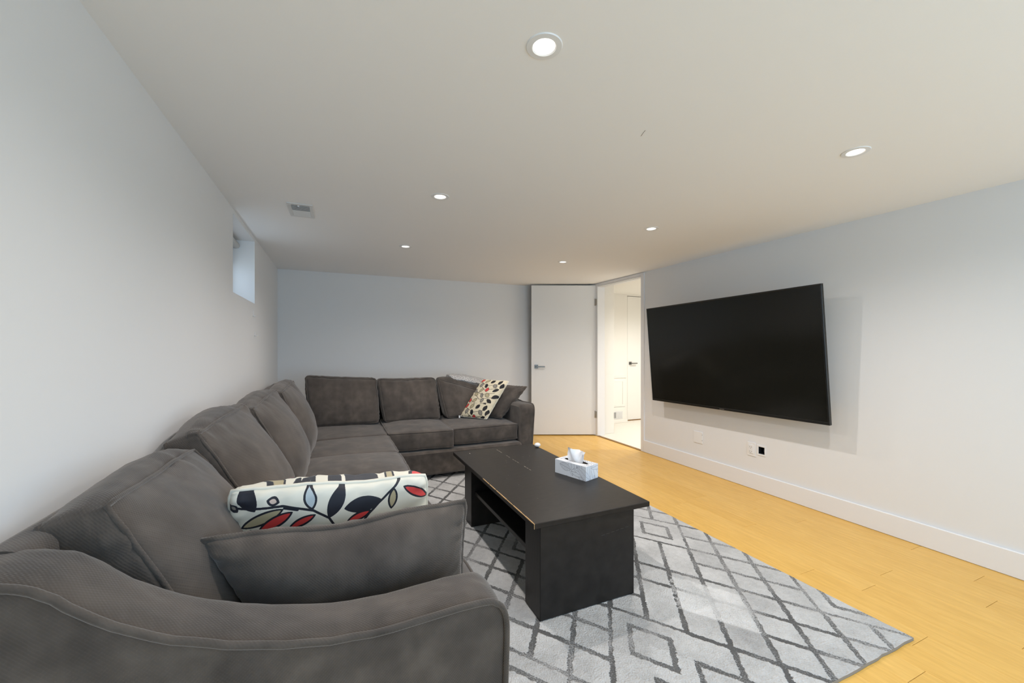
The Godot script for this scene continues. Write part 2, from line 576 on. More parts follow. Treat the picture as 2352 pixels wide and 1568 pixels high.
func make_materials() -> void:
	wrinkle.seed = 11
	wrinkle.frequency = 0.5
	var peel := noise_tex(0.03, Color.BLACK, Color.WHITE, 512, 3, 4, true, 1.2)
	var tri_wall := {"uv1_triplanar": true, "uv1_world_triplanar": true, "uv1_scale": Vector3.ONE * 1.6, "normal_enabled": true, "normal_texture": peel, "normal_scale": 0.12}
	M.wall = mat(c8(232, 232, 232), 0.85, tri_wall)
	M.ceiling = mat(c8(250, 249, 248), 0.9, tri_wall)
	M.trim = mat(c8(236, 236, 237), 0.45)
	M.door = mat(c8(236, 235, 233), 0.5)
	M.cream = mat(c8(240, 237, 230), 0.75)
	M.tile = mat(c8(234, 228, 216), 0.3)
	M.plate = mat(c8(238, 238, 238), 0.35)
	M.groove = mat(c8(120, 118, 114), 0.8)
	M.slot = mat(c8(60, 60, 60), 0.7)
	M.dark = mat(c8(30, 32, 36), 0.7)
	M.steel = mat(c8(128, 128, 126), 0.35, {"metallic": 0.9})
	M.hinge = mat(c8(172, 168, 160), 0.4, {"metallic": 0.4})
	M.brass = mat(c8(142, 104, 52), 0.55)
	M.grille = mat(c8(225, 225, 224), 0.5)
	# wood planks, six tones
	var grain := noise_tex(0.012, c8(240, 235, 226), Color.WHITE, 512, 21, 5)
	var flecks := noise_tex(0.03, c8(244, 239, 230), Color.WHITE, 512, 22, 3)
	M.planks = []
	for i in 6:
		var t: float = [0.0, 0.05, -0.04, 0.025, -0.02, 0.06][i]
		var base := Color(0.885 + t * 0.4, 0.555 + t * 0.4, 0.155 + t * 0.25).linear_to_srgb()
		M.planks.append(mat(base, 0.34, {"albedo_texture": grain, "uv1_triplanar": true, "uv1_scale": Vector3(5.0, 5.0, 0.55), "uv1_offset": Vector3(0.37 * i, 0.0, 0.23 * i),
			"detail_enabled": true, "detail_blend_mode": BaseMaterial3D.BLEND_MODE_MUL, "detail_albedo": flecks, "detail_uv_layer": BaseMaterial3D.DETAIL_UV_2, "uv2_triplanar": true, "uv2_scale": Vector3(14.0, 14.0, 0.9), "uv2_offset": Vector3(0.11 * i, 0, 0.31 * i), "metallic_specular": 0.35}))
	# brushed microfibre of the sofa
	var weave := weave_normal(512, 80, 3.0)
	var nap := noise_tex(0.006, c8(206, 206, 206), c8(255, 255, 255), 512, 8, 4)
	var nap2 := noise_tex(0.010, c8(188, 188, 190), c8(255, 252, 248), 512, 9, 3)
	M.sofa = mat(Color(0.150, 0.128, 0.112).linear_to_srgb(), 0.95, {"albedo_texture": nap, "uv1_triplanar": true, "uv1_scale": Vector3.ONE * 3.6, "normal_enabled": true, "normal_texture": weave, "normal_scale": 0.38,
		"detail_enabled": true, "detail_blend_mode": BaseMaterial3D.BLEND_MODE_MUL, "detail_albedo": nap2, "detail_uv_layer": BaseMaterial3D.DETAIL_UV_2, "uv2_triplanar": true, "uv2_scale": Vector3.ONE * 0.9,
		"rim_enabled": true, "rim": 1.0, "rim_tint": 0.35, "metallic_specular": 0.2})
	M.sofa_foot = mat(c8(34, 28, 24), 0.6)
	# near print pillow: leaves placed as they lie on it, in thousandths of its width
	var K := 1.0 / 1335.0
	var big := []
	for l in [[282, 112, 384, 262, 108, "n"], [450, 190, 530, 210, 60, "p"], [706, 120, 735, 285, 88, "b"], [945, 118, 838, 352, 98, "n"], [942, 290, 1200, 246, 118, "n"], [1300, 180, 1272, 345, 72, "t"], [1370, 185, 1560, 300, 82, "r"],
			[296, 385, 556, 256, 88, "t"], [396, 414, 612, 282, 84, "r"], [578, 412, 756, 316, 66, "r"], [958, 392, 1128, 318, 66, "r"], [228, 220, 282, 268, 50, "g"], [352, 395, 368, 460, 50, "t"],
			[520, 60, 620, 20, 50, "r"], [660, 40, 830, 60, 60, "p"], [1120, 40, 1300, 20, 60, "n"], [1420, 60, 1540, 40, 50, "t"], [240, 60, 380, 30, 50, "r"], [860, 20, 1010, 50, 40, "b"],
			[700, 470, 900, 560, 90, "n"], [300, 560, 480, 640, 90, "r"], [950, 640, 1150, 560, 90, "t"], [1250, 480, 1400, 640, 90, "n"], [520, 720, 700, 820, 90, "t"], [820, 760, 980, 900, 90, "r"], [1180, 820, 1380, 760, 90, "n"], [280, 820, 420, 980, 90, "n"], [600, 1000, 800, 920, 90, "r"], [1000, 1020, 1180, 1120, 90, "t"], [1300, 1000, 1450, 1120, 90, "r"], [400, 1120, 560, 1240, 90, "b"], [760, 1140, 940, 1240, 90, "n"]]:
		big.append([(l[0] - 225) * K, (l[1] - 135) * K, (l[2] - 225) * K, (l[3] - 135) * K, l[4] * K, l[5]])
	var twigs := []
	for s in [[225, 215, 272, 246], [272, 246, 552, 236], [552, 236, 742, 288], [742, 288, 842, 352], [842, 352, 900, 460], [1380, 112, 1185, 270], [1185, 270, 1110, 345], [560, 252, 640, 272], [1110, 345, 960, 560], [900, 460, 760, 700], [760, 700, 700, 900], [380, 470, 460, 700], [1200, 640, 1300, 900], [960, 560, 900, 800]]:
		twigs.append([(s[0] - 225) * K, (s[1] - 135) * K, (s[2] - 225) * K, (s[3] - 135) * K])
	var satin := noise_tex(0.02, Color.BLACK, Color.WHITE, 512, 31, 3, true, 2.0)
	M.print_big = mat(Color.WHITE, 0.6, {"albedo_texture": leaf_print(1024, c8(226, 222, 208), c8(18, 22, 36), big, twigs, 0.0125), "rim_enabled": true, "rim": 0.2})
	M.cream_pipe = mat(c8(224, 220, 206), 0.65)
	# far print pillow: smaller leaves, read off in the pillow's own square
	var few := []
	var rng := RandomNumberGenerator.new()
	rng.seed = 4
	var keys := ["r", "n", "g", "t", "r", "g", "n", "t"]
	for i in 4:
		for j in 8:
			var px := (i + 0.5 + (0.25 if j % 2 else -0.25) + rng.randf_range(-0.15, 0.15)) / 4.0
			var py := (j + 0.5 + rng.randf_range(-0.15, 0.15)) / 5.2
			var an := rng.randf_range(-1.2, 1.2) + PI / 2.0
			var ln := rng.randf_range(0.09, 0.11)
			few.append([px - cos(an) * ln, py - sin(an) * ln, px + cos(an) * ln, py + sin(an) * ln, rng.randf_range(0.105, 0.14), keys[(i * 3 + j * 5 + i * j) % 8]])
	var thin := []
	for i in 5:
		var y := 0.15 + 0.18 * i
		thin.append([0.1 + 0.12 * (i % 2), y, 0.45, y + 0.16])
		thin.append([0.45, y + 0.16, 0.85, y + 0.05])
	M.print_small = mat(Color.WHITE, 0.7, {"albedo_texture": leaf_print(512, c8(224, 212, 184), c8(24, 22, 26), few, thin, 0.013)})
	# dark laminate of the table
	var lam := noise_tex(0.02, c8(200, 200, 200), Color.WHITE, 512, 41, 4)
	var spots := noise_tex(0.05, c8(90, 90, 90), c8(190, 190, 190), 512, 42, 4)
	M.laminate = mat(c8(46, 42, 39), 0.36, {"albedo_texture": lam, "uv1_triplanar": true, "uv1_scale": Vector3(1.2, 1.2, 6.0), "metallic_specular": 0.32})
	M.scuff = mat(c8(150, 142, 132), 0.8)
	M.faint = mat(c8(66, 62, 58), 0.7)
	M.chip = mat(c8(196, 160, 112), 0.8)
	# rug
	var rt := rug_texture(0.2, -3.88, 2.025, 3.004)
	M.rug = mat(Color.WHITE, 1.0, {"albedo_texture": rt[0], "heightmap_enabled": true, "heightmap_texture": rt[1], "heightmap_scale": 0.9, "metallic_specular": 0.1})
	M.rug_edge = mat(c8(150, 140, 128), 1.0)
	# throw
	var speck := noise_tex(0.11, c8(60, 58, 58), c8(236, 234, 232), 256, 51, 2)
	speck.color_ramp.set_offset(0, 0.30)
	speck.color_ramp.set_offset(1, 0.52)
	M.throw = mat(Color.WHITE, 1.0, {"albedo_texture": speck, "uv1_triplanar": true, "uv1_scale": Vector3.ONE * 4.0, "normal_enabled": true, "normal_texture": noise_tex(0.08, Color.BLACK, Color.WHITE, 256, 52, 3, true, 6.0)})
	# television
	M.screen = mat(c8(25, 25, 21), 0.16, {"metallic_specular": 0.42})
	M.bezel = mat(c8(22, 23, 22), 0.3)
	M.tv_back = mat(c8(16, 16, 17), 0.6)
	M.badge = mat(c8(120, 120, 118), 0.35, {"metallic": 0.7})
	# tissue
	M.tissue = mat(c8(244, 246, 250), 0.9, {"backlight": Color(0.25, 0.25, 0.27), "backlight_enabled": true})
	M.tissue_box = mat(Color.WHITE, 0.5, {"albedo_texture": tissue_print()})
	M.pebble = mat(c8(240, 240, 240), 0.25)
	M.bulb = mat(Color.WHITE, 0.5, {"emission_enabled": true, "emission": Color(1.0, 0.97, 0.92), "emission_energy_multiplier": 4.0})
	M.bulb_warm = mat(Color.WHITE, 0.5, {"emission_enabled": true, "emission": Color(1.0, 0.93, 0.8), "emission_energy_multiplier": 4.0})
	M.pane = mat(Color(0.9, 0.95, 1.0, 0.08), 0.02, {"transparency": BaseMaterial3D.TRANSPARENCY_ALPHA})
	M.blind = mat(c8(214, 214, 212), 0.8)

func tissue_print() -> ImageTexture:
	var w := 512
	var h := 256
	var im := Image.create(w, h, false, Image.FORMAT_RGB8)
	im.fill(c8(228, 232, 238))
	var rng := RandomNumberGenerator.new()
	rng.seed = 19
	for k in 26:
		var c := Vector2(rng.randf_range(0, w), rng.randf_range(0, h))
		var an := rng.randf_range(0, TAU)
		var d := Vector2(cos(an), sin(an))
		var len := rng.randf_range(110, 190)
		var wid := rng.randf_range(40, 64)
		var dark := rng.randf_range(0.48, 0.68)
		var veins := rng.randf() < 0.45
		for y in range(maxi(0, int(c.y - len)), mini(h, int(c.y + len))):
			for x in range(maxi(0, int(c.x - len)), mini(w, int(c.x + len))):
				var p := Vector2(x, y)
				var v := leaf_d(p, c, d, len, wid)
				if v > 0.0: continue
				var q := p - c
				var a := q.dot(d)
				var b := q.dot(Vector2(-d.y, d.x))
				var ink := v > -2.2 or absf(b) < 1.3 or (veins and fposmod(a + absf(b) * 0.8, 11.0) < 2.0)
				im.set_pixel(x, y, Color(dark, dark, dark * 1.06) if ink else c8(224, 229, 236))
	return image_tex(im)

# ---------------------------------------------------------------- the setting
func csg_room(called: String, lo: Vector3, hi: Vector3, cuts: Array, m: Material, rounds := []) -> CSGCombiner3D:
	var root := CSGCombiner3D.new()
	root.name = called
	root.material_override = m
	add_child(root, true)
	root.set_meta("kind", "structure")
	var b := CSGBox3D.new()
	b.name = "slab"
	b.size = hi - lo
	b.position = (lo + hi) / 2.0
	b.material = m
	root.add_child(b, true)
	for c in cuts:
		var k := CSGBox3D.new()
		k.name = "opening"
		k.operation = CSGShape3D.OPERATION_SUBTRACTION
		k.size = c[1] - c[0]
		k.position = (c[0] + c[1]) / 2.0
		k.material = m
		root.add_child(k, true)
	for r in rounds:
		var k := CSGCylinder3D.new()
		k.name = "light_hole"
		k.operation = CSGShape3D.OPERATION_SUBTRACTION
		k.radius = r[1]
		k.height = 0.16
		k.sides = 32
		k.position = r[0]
		k.material = m
		root.add_child(k, true)
	return root

func structure(called: String, mesh: Mesh, m: Material) -> MeshInstance3D:
	var o := MeshInstance3D.new()
	o.name = called
	o.mesh = mesh
	o.material_override = m
	add_child(o, true)
	o.set_meta("kind", "structure")
	return o

const LIGHTS := [[0.565, -1.053], [2.167, -1.053], [0.565, -2.348], [2.167, -2.348], [0.565, -3.63], [2.167, -3.63]]
const HALL_LIGHTS := [[4.55, -4.25], [4.3, -3.4]]

func build_room() -> void:
	var holes := []
	for l in LIGHTS: holes.append([Vector3(l[0], CEIL, l[1]), 0.033])
	csg_room("ceiling", Vector3(XL - 0.3, CEIL, ZF - 0.15), Vector3(XR + 0.12, CEIL + 0.14, ZB + 0.15), [], M.ceiling, holes)
	csg_room("wall_left", Vector3(XL - 0.3, 0, ZF - 0.15), Vector3(XL, CEIL, ZB + 0.15), [[Vector3(XL - 0.4, 1.585, -3.84), Vector3(XL + 0.1, 2.089, -3.08)]], M.wall)
	csg_room("wall_right", Vector3(XR, 0, ZF - 0.15), Vector3(XR + 0.12, CEIL, ZB + 0.15), [[Vector3(XR - 0.1, -0.1, -4.655), Vector3(XR + 0.3, 2.072, -3.775)], [Vector3(XR - 0.1, 0.318, -2.328), Vector3(XR + 0.07, 0.380, -2.272)]], M.wall)
	structure("wall_far", box(Vector3(XL, 0, ZF - 0.15), Vector3(XR, CEIL, ZF), 0.0), M.wall)
	csg_room("wall_rear", Vector3(XL, 0, ZB), Vector3(XR, CEIL, ZB + 0.15), [[Vector3(0.0, 0.08, ZB - 0.1), Vector3(3.0, 2.04, ZB + 0.3)]], M.wall)
	# floor: a base with planks laid along the room
	var fl := Node3D.new()
	fl.name = "floor"
	add_child(fl, true)
	fl.set_meta("kind", "structure")
	part("subfloor", box(Vector3(XL, -0.12, ZF), Vector3(XR, -0.012, ZB), 0.0), M.brass, fl)
	var rng := RandomNumberGenerator.new()
	rng.seed = 3
	var pw := 0.1278
	var known := {0: -0.863, 2: -1.16, 4: -1.198, 7: -0.97}
	var k := -22
	while true:
		var x0 := 2.183 + pw * k
		var x1 := minf(x0 + pw, XR)
		k += 1
		if x1 <= XL: continue
		if x0 >= XR - 0.01: break
		x0 = maxf(x0, XL)
		var z := ZF
		var L := 1.22
		var j0: float = known.get(k - 1, -0.9 + rng.randf_range(-0.6, 0.6))
		var cut := []
		var zz := j0
		while zz > ZF + 0.05: zz -= L
		zz += L
		var prev := ZF
		while true:
			var e := minf(zz, ZB)
			if e - prev > 0.02:
				var mid := Vector3((x0 + x1) / 2.0, 0, (prev + e) / 2.0)
				var o := MeshInstance3D.new()
				o.name = "plank"
				o.mesh = box(Vector3(x0 + 0.0002, -0.012, prev + 0.0006) - mid, Vector3(x1 - 0.0002, 0, e - 0.0006) - mid, 0.0011)
				o.material_override = M.planks[rng.randi() % 6]
				fl.add_child(o, true)
				o.position = mid
			prev = e
			zz += L
			if prev >= ZB - 0.001: break
	# baseboards
	structure("baseboard_right", box(Vector3(XR - 0.016, 0.001, -3.722), Vector3(XR, 0.142, ZB), 0.004), M.trim)
	structure("baseboard_far", box(Vector3(XL + 0.016, 0.001, ZF), Vector3(XR, 0.142, ZF + 0.016), 0.004), M.trim)
	structure("baseboard_left", box(Vector3(XL, 0.001, ZF + 0.017), Vector3(XL + 0.016, 0.142, ZB), 0.004), M.trim)
	# trim of the door opening: flat casing, slim head and lining
	var tr := Node3D.new()
	tr.name = "trim_1"
	add_child(tr, true)
	tr.set_meta("kind", "structure")
	part("jamb", box(Vector3(XR - 0.012, 0.001, -3.778), Vector3(XR + 0.12, CEIL - 0.004, -3.724), 0.003), M.trim, tr)
	part("jamb", box(Vector3(XR - 0.004, 0.001, -4.70), Vector3(XR + 0.12, 2.09, -4.652), 0.003), M.trim, tr)
	part("head", box(Vector3(XR - 0.010, 2.088, -4.70), Vector3(XR + 0.12, CEIL - 0.003, -3.776), 0.003), M.trim, tr)
	part("stop", box(Vector3(XR + 0.036, 2.068, -4.655), Vector3(XR + 0.075, 2.090, -3.776), 0.002), M.trim, tr)
	structure("trim_2", box(Vector3(XR - 0.012, 0.0005, -4.655), Vector3(XR + 0.03, 0.007, -3.778), 0.003), M.brass)
	# window high in the left wall
	var win := Node3D.new()
	win.name = "window_1"
	add_child(win, true)
	win.set_meta("kind", "structure")
	var wx := XL - 0.17
	var st := new_st(-1)
	for b in [[Vector3(wx - 0.05, 1.585, -3.84), Vector3(wx, 1.63, -3.08)], [Vector3(wx - 0.05, 2.045, -3.84), Vector3(wx, 2.089, -3.08)], [Vector3(wx - 0.05, 1.63, -3.84), Vector3(wx, 2.045, -3.80)], [Vector3(wx - 0.05, 1.63, -3.12), Vector3(wx, 2.045, -3.08)]]:
		add_box(st, b[0], b[1], 0.004)
	part("frame", done(st), M.trim, win)
	part("pane", box(Vector3(wx - 0.03, 1.63, -3.80), Vector3(wx - 0.025, 2.045, -3.12), 0.0), M.pane, win)
	# big window behind the camera
	var w2 := Node3D.new()
	w2.name = "window_2"
	add_child(w2, true)
	w2.set_meta("kind", "structure")
	st = new_st(-1)
	for b in [[Vector3(0.0, 0.08, ZB + 0.05), Vector3(3.0, 0.14, ZB + 0.10)], [Vector3(0.0, 1.98, ZB + 0.05), Vector3(3.0, 2.04, ZB + 0.10)], [Vector3(0.0, 0.14, ZB + 0.05), Vector3(0.06, 1.98, ZB + 0.10)], [Vector3(2.94, 0.14, ZB + 0.05), Vector3(3.0, 1.98, ZB + 0.10)], [Vector3(1.46, 0.14, ZB + 0.05), Vector3(1.54, 1.98, ZB + 0.10)]]:
		add_box(st, b[0], b[1], 0.004)
	part("frame", done(st), M.trim, w2)
	for s in [[0.06, 1.46], [1.54, 2.94]]:
		part("pane", box(Vector3(s[0], 0.14, ZB + 0.07), Vector3(s[1], 1.98, ZB + 0.076), 0.0), M.pane, w2)
	# hairline crack in the ceiling paint
	part("crack", tube([Vector3(1.178, CEIL, -1.337), Vector3(1.173, CEIL, -1.325), Vector3(1.167, CEIL, -1.308), Vector3(1.163, CEIL, -1.294)], 0.0012, false, 5), M.groove, get_node("ceiling"))
	build_hall()

func build_hall() -> void:
	var x0 := XR + 0.12
	var x1 := 5.7
	var zb := -5.42
	var zf := -2.9
	structure("floor_hall", box(Vector3(XR, -0.12, zb - 0.1), Vector3(x1, 0.0, zf), 0.0), M.tile)
	csg_room("ceiling_hall", Vector3(x0, CEIL, zb - 0.15), Vector3(x1, CEIL + 0.14, zf), [], M.cream, [[Vector3(HALL_LIGHTS[0][0], CEIL, HALL_LIGHTS[0][1]), 0.033], [Vector3(HALL_LIGHTS[1][0], CEIL, HALL_LIGHTS[1][1]), 0.033]])
	structure("wall_hall_left", box(Vector3(x0, 0, -4.84), Vector3(3.664, CEIL, -4.715), 0.003), M.cream)
	structure("wall_hall_side", box(Vector3(3.55, 0, zb - 0.1), Vector3(3.66, CEIL, -4.84), 0.0), M.cream)
	csg_room("wall_hall_back", Vector3(3.55, 0, zb - 0.15), Vector3(x1, CEIL, zb), [[Vector3(4.482, -0.1, zb - 0.04), Vector3(5.36, 2.095, zb + 0.1)]], M.cream)
	structure("wall_hall_right", box(Vector3(x1, 0, zb - 0.15), Vector3(x1 + 0.1, CEIL + 0.14, zf), 0.0), M.cream)
	structure("wall_hall_front", box(Vector3(x0, 0, zf), Vector3(x1 + 0.1, CEIL + 0.14, zf + 0.1), 0.0), M.cream)
	# closed door at the back of the hall
	var d := Node3D.new()
	d.name = "door_2"
	add_child(d, true)
	d.set_meta("kind", "structure")
	tag(d, "", "")
	part("leaf", box(Vector3(4.487, 0.012, zb - 0.032), Vector3(5.355, 2.088, zb - 0.002), 0.003), mat(c8(240, 238, 232), 0.45), d)
	lever(d, Vector3(4.545, 0.963, zb - 0.002), Vector3(1, 0, 0), Vector3(0, 0, 1))
	structure("trim_3", box(Vector3(4.487, 0.0, zb - 0.03), Vector3(5.355, 0.009, zb + 0.012), 0.002), M.brass)

	# built-in cabinet with a panelled door and a vent grille at its foot
	var zc := -5.32
	var cab := thing("wall_cabinet", "cream built-in low cabinet with a vent grille at its foot, seen through the doorway", "cabinet", Vector3(4.0, 0, zc))
	part("body", box(Vector3(3.665, 0, zb + 0.001), Vector3(4.372, 0.732, zc), 0.003), M.cream, cab)
	part("ledge", box(Vector3(3.665, 0.733, zb + 0.001), Vector3(4.378, 0.748, zc + 0.012), 0.003), M.cream, cab)
	var st := new_st(-1)
	for b in [[Vector3(3.72, 0.285, zc), Vector3(4.30, 0.30, zc + 0.006)], [Vector3(3.72, 0.672, zc), Vector3(4.30, 0.687, zc + 0.006)], [Vector3(3.72, 0.30, zc), Vector3(3.735, 0.672, zc + 0.006)], [Vector3(4.29, 0.30, zc), Vector3(4.305, 0.672, zc + 0.006)]]:
		add_box(st, b[0], b[1], 0.002)
	var dr := part("door", box(Vector3(3.70, 0.262, zc - 0.001), Vector3(4.352, 0.71, zc + 0.004), 0.002), M.cream, cab)
	part("molding", done(st), M.cream, dr)
	part("gap", box(Vector3(3.70, 0.258, zc - 0.001), Vector3(4.352, 0.2625, zc + 0.001), 0.0), M.groove, cab)
	part("gap", box(Vector3(4.304, 0.302, zc + 0.003), Vector3(4.307, 0.672, zc + 0.0046), 0.0), M.groove, cab)
	var gr := part("grille", box(Vector3(3.90, 0.066, zc - 0.001), Vector3(4.306, 0.192, zc + 0.004), 0.002), M.grille, cab)
	for i in 15:
		var gx := 3.925 + i * 0.0254
		part("slat", box(Vector3(gx, 0.082, zc + 0.002), Vector3(gx + 0.011, 0.176, zc + 0.008), 0.001), M.steel if i < 10 else M.grille, gr)
	part("plinth", box(Vector3(3.665, 0.0, zc), Vector3(4.40, 0.045, zc + 0.012), 0.003), M.cream, cab)

# lever handle on a square rose. at = middle of the rose on the leaf, along = where the lever points, out = away from the leaf
func lever(parent: Node, at: Vector3, along: Vector3, out: Vector3) -> void:
	var x := Transform3D(Basis(along, Vector3.UP, out), at)
	var st := new_st(-1)
	add_box(st, Vector3(-0.026, -0.026, 0), Vector3(0.026, 0.026, 0.009), 0.002, x)
	add_box(st, Vector3(-0.010, -0.010, 0.009), Vector3(0.010, 0.010, 0.042), 0.003, x)
	add_box(st, Vector3(-0.010, -0.009, 0.036), Vector3(0.118, 0.009, 0.050), 0.003, x)
	part("handle", done(st), M.steel, parent, "satin steel lever on a square rose")

func build_door() -> void:
	var a := Vector3(3.346, 0, -4.690)
	var dir := Vector3(2.511 - 3.348, 0, -5.055 + 4.689).normalized()
	var out := Vector3(-dir.z, 0, dir.x)
	if out.z < 0: out = -out
	var d := Node3D.new()
	d.name = "door_1"
	add_child(d, true)
	d.position = a
	d.set_meta("kind", "structure")
	var x := Transform3D(Basis(dir, Vector3.UP, out), a)
	part("leaf", box(Vector3(0.004, 0.012, -0.036), Vector3(0.914, 2.098, 0.0), 0.002, x), M.door, d)
	lever(d, x * Vector3(0.845, 0.962, 0.0), -dir, out)
	for y in [1.862, 0.297]:
		var st := new_st(-1)
		add_box(st, Vector3(3.322, y - 0.044, -4.692), Vector3(3.3305, y + 0.044, -4.656), 0.002)
		var h := part("hinge", done(st), M.hinge, d)
		part("pin", tube([Vector3(3.321, y - 0.048, -4.694), Vector3(3.321, y + 0.048, -4.694)], 0.006, false, 10), M.hinge, h)

# ---------------------------------------------------------------- lamps
func downlight(at: Vector2, label: String, energy: float, col: Color, bulb: Material) -> void:
	var p := Vector3(at.x, CEIL, at.y)
	var t := thing("downlight", label, "light", p, "recessed ceiling downlights")
	part("trim_ring", lathe([Vector2(0.054, 0.0), Vector2(0.052, -0.003), Vector2(0.036, -0.004), Vector2(0.0325, -0.001), Vector2(0.0325, 0.008)], p, 40, -1), M.plate, t)
	part("baffle", lathe([Vector2(0.0325, 0.0), Vector2(0.031, 0.03), Vector2(0.0, 0.031)], p, 32, -1), M.plate, t)
	part("lens", lathe([Vector2(0.0, 0.0085), Vector2(0.018, 0.008), Vector2(0.027, 0.011), Vector2(0.0285, 0.016), Vector2(0.0, 0.017)], p, 32, -1), bulb, t, "glowing white lens")
	var l := SpotLight3D.new()
	l.name = "spot"
	l.light_color = col
	l.light_energy = energy
	l.light_size = 0.022
	l.spot_range = 14.0
	l.spot_attenuation = 2.0
	l.spot_angle = 79.0
	l.spot_angle_attenuation = 1.0
	l.shadow_enabled = true
	t.add_child(l, true)
	l.position = Vector3(0, -0.012, 0)
	l.rotation_degrees = Vector3(-90, 0, 0)

# ---------------------------------------------------------------- furniture
func V(a: float, b: float, c: float) -> Vector3: return Vector3(a, b, c)

func build_sofa() -> void:
	var s := thing("sectional_sofa", "large dark grey-brown L-shaped sectional sofa with piped loose cushions along two walls", "sofa", V(0, 0, -3.2))
	# frames
	var st := new_st(-1)
	add_box(st, V(-0.50, 0.05, -4.72), V(0.385, 0.272, -1.04), 0.02)
	part("base", done(st), M.sofa, s)
	part("base", box(V(0.385, 0.05, -4.72), V(1.735, 0.272, -3.700), 0.02), M.sofa, s)
	# hem lines of the skirt
	part("back_frame", rounded_bar(V(-0.540, 0.05, -4.60), V(-0.540, 0.05, -1.0), 0.045, 0.885), M.sofa, s)
	part("back_frame", rounded_bar(V(-0.22, 0.05, -4.70), V(1.86, 0.05, -4.70), 0.075, 0.775), M.sofa, s)
	for p in [[-0.48, -1.08, 0.0005], [0.33, -1.0, 0.0135], [0.36, -3.6, 0.0135], [-0.48, -4.6, 0.0005], [1.80, -3.80, 0.0135], [1.80, -4.6, 0.0005], [1.2, -3.75, 0.0135], [0.34, -2.3, 0.0135]]:
		part("foot", lathe([Vector2(0.0, 0.05), Vector2(0.028, 0.05), Vector2(0.022, p[2]), Vector2(0.0, p[2])], V(p[0], 0, p[1]), 12, -1), M.sofa_foot, s)
	# arms
	arm(s, Transform3D(Basis(V(-1, 0, 0), V(0, 1, 0), V(0, 0, -1)), V(0.371, 0, -0.888)), M.sofa)
	arm(s, Transform3D(Basis(V(0, 0, -1), V(0, 1, 0), V(-1, 0, 0)), V(1.890, 0, -3.748)), M.sofa, 0.3)
	# seats along the left wall (front faces +x) : [z near, z far, x front, y top, crown]
	var i := 0
	for a in [[-1.058, -1.745, 0.44, 0.455, 0.030], [-1.75, -2.425, 0.44, 0.455, 0.03], [-2.43, -3.105, 0.445, 0.462, 0.058], [-3.11, -3.772, 0.440, 0.450, 0.022]]:
		var c := [V(a[2], 0.288, a[0]), V(a[2], 0.288, a[1]), V(a[2], a[3], a[1]), V(a[2], a[3], a[0]), V(-0.43, 0.288, a[0]), V(-0.43, 0.288, a[1]), V(-0.43, a[3] - 0.01, a[1]), V(-0.43, a[3] - 0.01, a[0])]
		cushion(s, "seat_cushion", c, {"round": 0.05 if i == 2 else 0.028, "top": a[4], "front": 0.012, "seams": ["top", "bottom"], "seed": 3.0 * i, "wrinkle": 0.008}, M.sofa)
		i += 1
	# corner seat and the two along the far side (front faces +z)
	for a in [[-0.43, 0.428, -3.778, 0.445, 0.022], [0.434, 1.028, -3.765, 0.452, 0.03], [1.036, 1.722, -3.775, 0.447, 0.02]]:
		var zf: float = a[2]
		var zr := zf + (0.055 if i == 5 else 0.0)
		var c := [V(a[0], 0.288, zf), V(a[1], 0.288, zr), V(a[1], a[3], zr), V(a[0], a[3], zf), V(a[0], 0.288, -4.62), V(a[1], 0.288, -4.62), V(a[1], a[3], -4.62), V(a[0], a[3], -4.62)]
		cushion(s, "seat_cushion", c, {"round": 0.022, "top": a[4], "front": 0.010, "seams": ["top", "bottom"], "seed": 3.0 * i, "wrinkle": 0.007}, M.sofa)
		i += 1
	# back cushions against the left wall: z near, z far, top front x near/far, top y near/far
	for a in [[-1.085, -1.735, -0.430, -0.448, 0.912, 0.885, -0.535, -0.20], [-1.765, -2.415, -0.452, -0.420, 0.925, 0.948, -0.55, -0.185], [-2.435, -3.075, -0.392, -0.362, 0.918, 0.955, -0.50, -0.165], [-3.09, -3.74, -0.330, -0.318, 0.930, 0.962, -0.43, -0.155]]:
		var xb: float = a[7]
		var back: float = a[6]
		var c := [V(xb, 0.475, a[0]), V(xb, 0.475, a[1]), V(a[3], a[5], a[1]), V(a[2], a[4], a[0]), V(-0.44, 0.475, a[0]), V(-0.44, 0.475, a[1]), V(back, a[5] - 0.028, a[1]), V(back, a[4] - 0.03, a[0])]
		cushion(s, "back_cushion", c, {"round": 0.022, "front": 0.085, "top": 0.04, "back": 0.0, "side": 0.010, "seams": ["front", "back"], "seed": 5.0 * i, "wrinkle": 0.009, "pucker": 0.006, "n": 30}, M.sofa)
		i += 1
	# back cushions along the far side: x left, x right, top y left/right
	for a in [[-0.285, 0.399, 0.962, 0.910, -4.27, -4.47], [0.399, 1.026, 0.908, 0.898, -4.25, -4.46], [1.034, 1.70, 0.895, 0.68, -4.24, -4.46]]:
		var zb: float = a[4]
		var zt: float = a[5]
		var c := [V(a[0] + 0.06, 0.46, zb), V(a[1] + 0.01, 0.46, zb), V(a[1], a[3], zt), V(a[0], a[2], zt), V(a[0] + 0.06, 0.46, zb - 0.2), V(a[1] + 0.01, 0.46, zb - 0.2), V(a[1], a[3] - 0.01, zt - 0.14), V(a[0], a[2] - 0.01, zt - 0.14)]
		var slump := i == 13
		cushion(s, "back_cushion", c, {"round": 0.045, "front": 0.06, "top": 0.075 if slump else 0.008, "side": 0.006, "seams": ["front"], "seed": 5.0 * i, "wrinkle": 0.008, "pucker": 0.0045, "n": 30, "sag": 0.0 if slump else 0.012}, M.sofa)
		i += 1

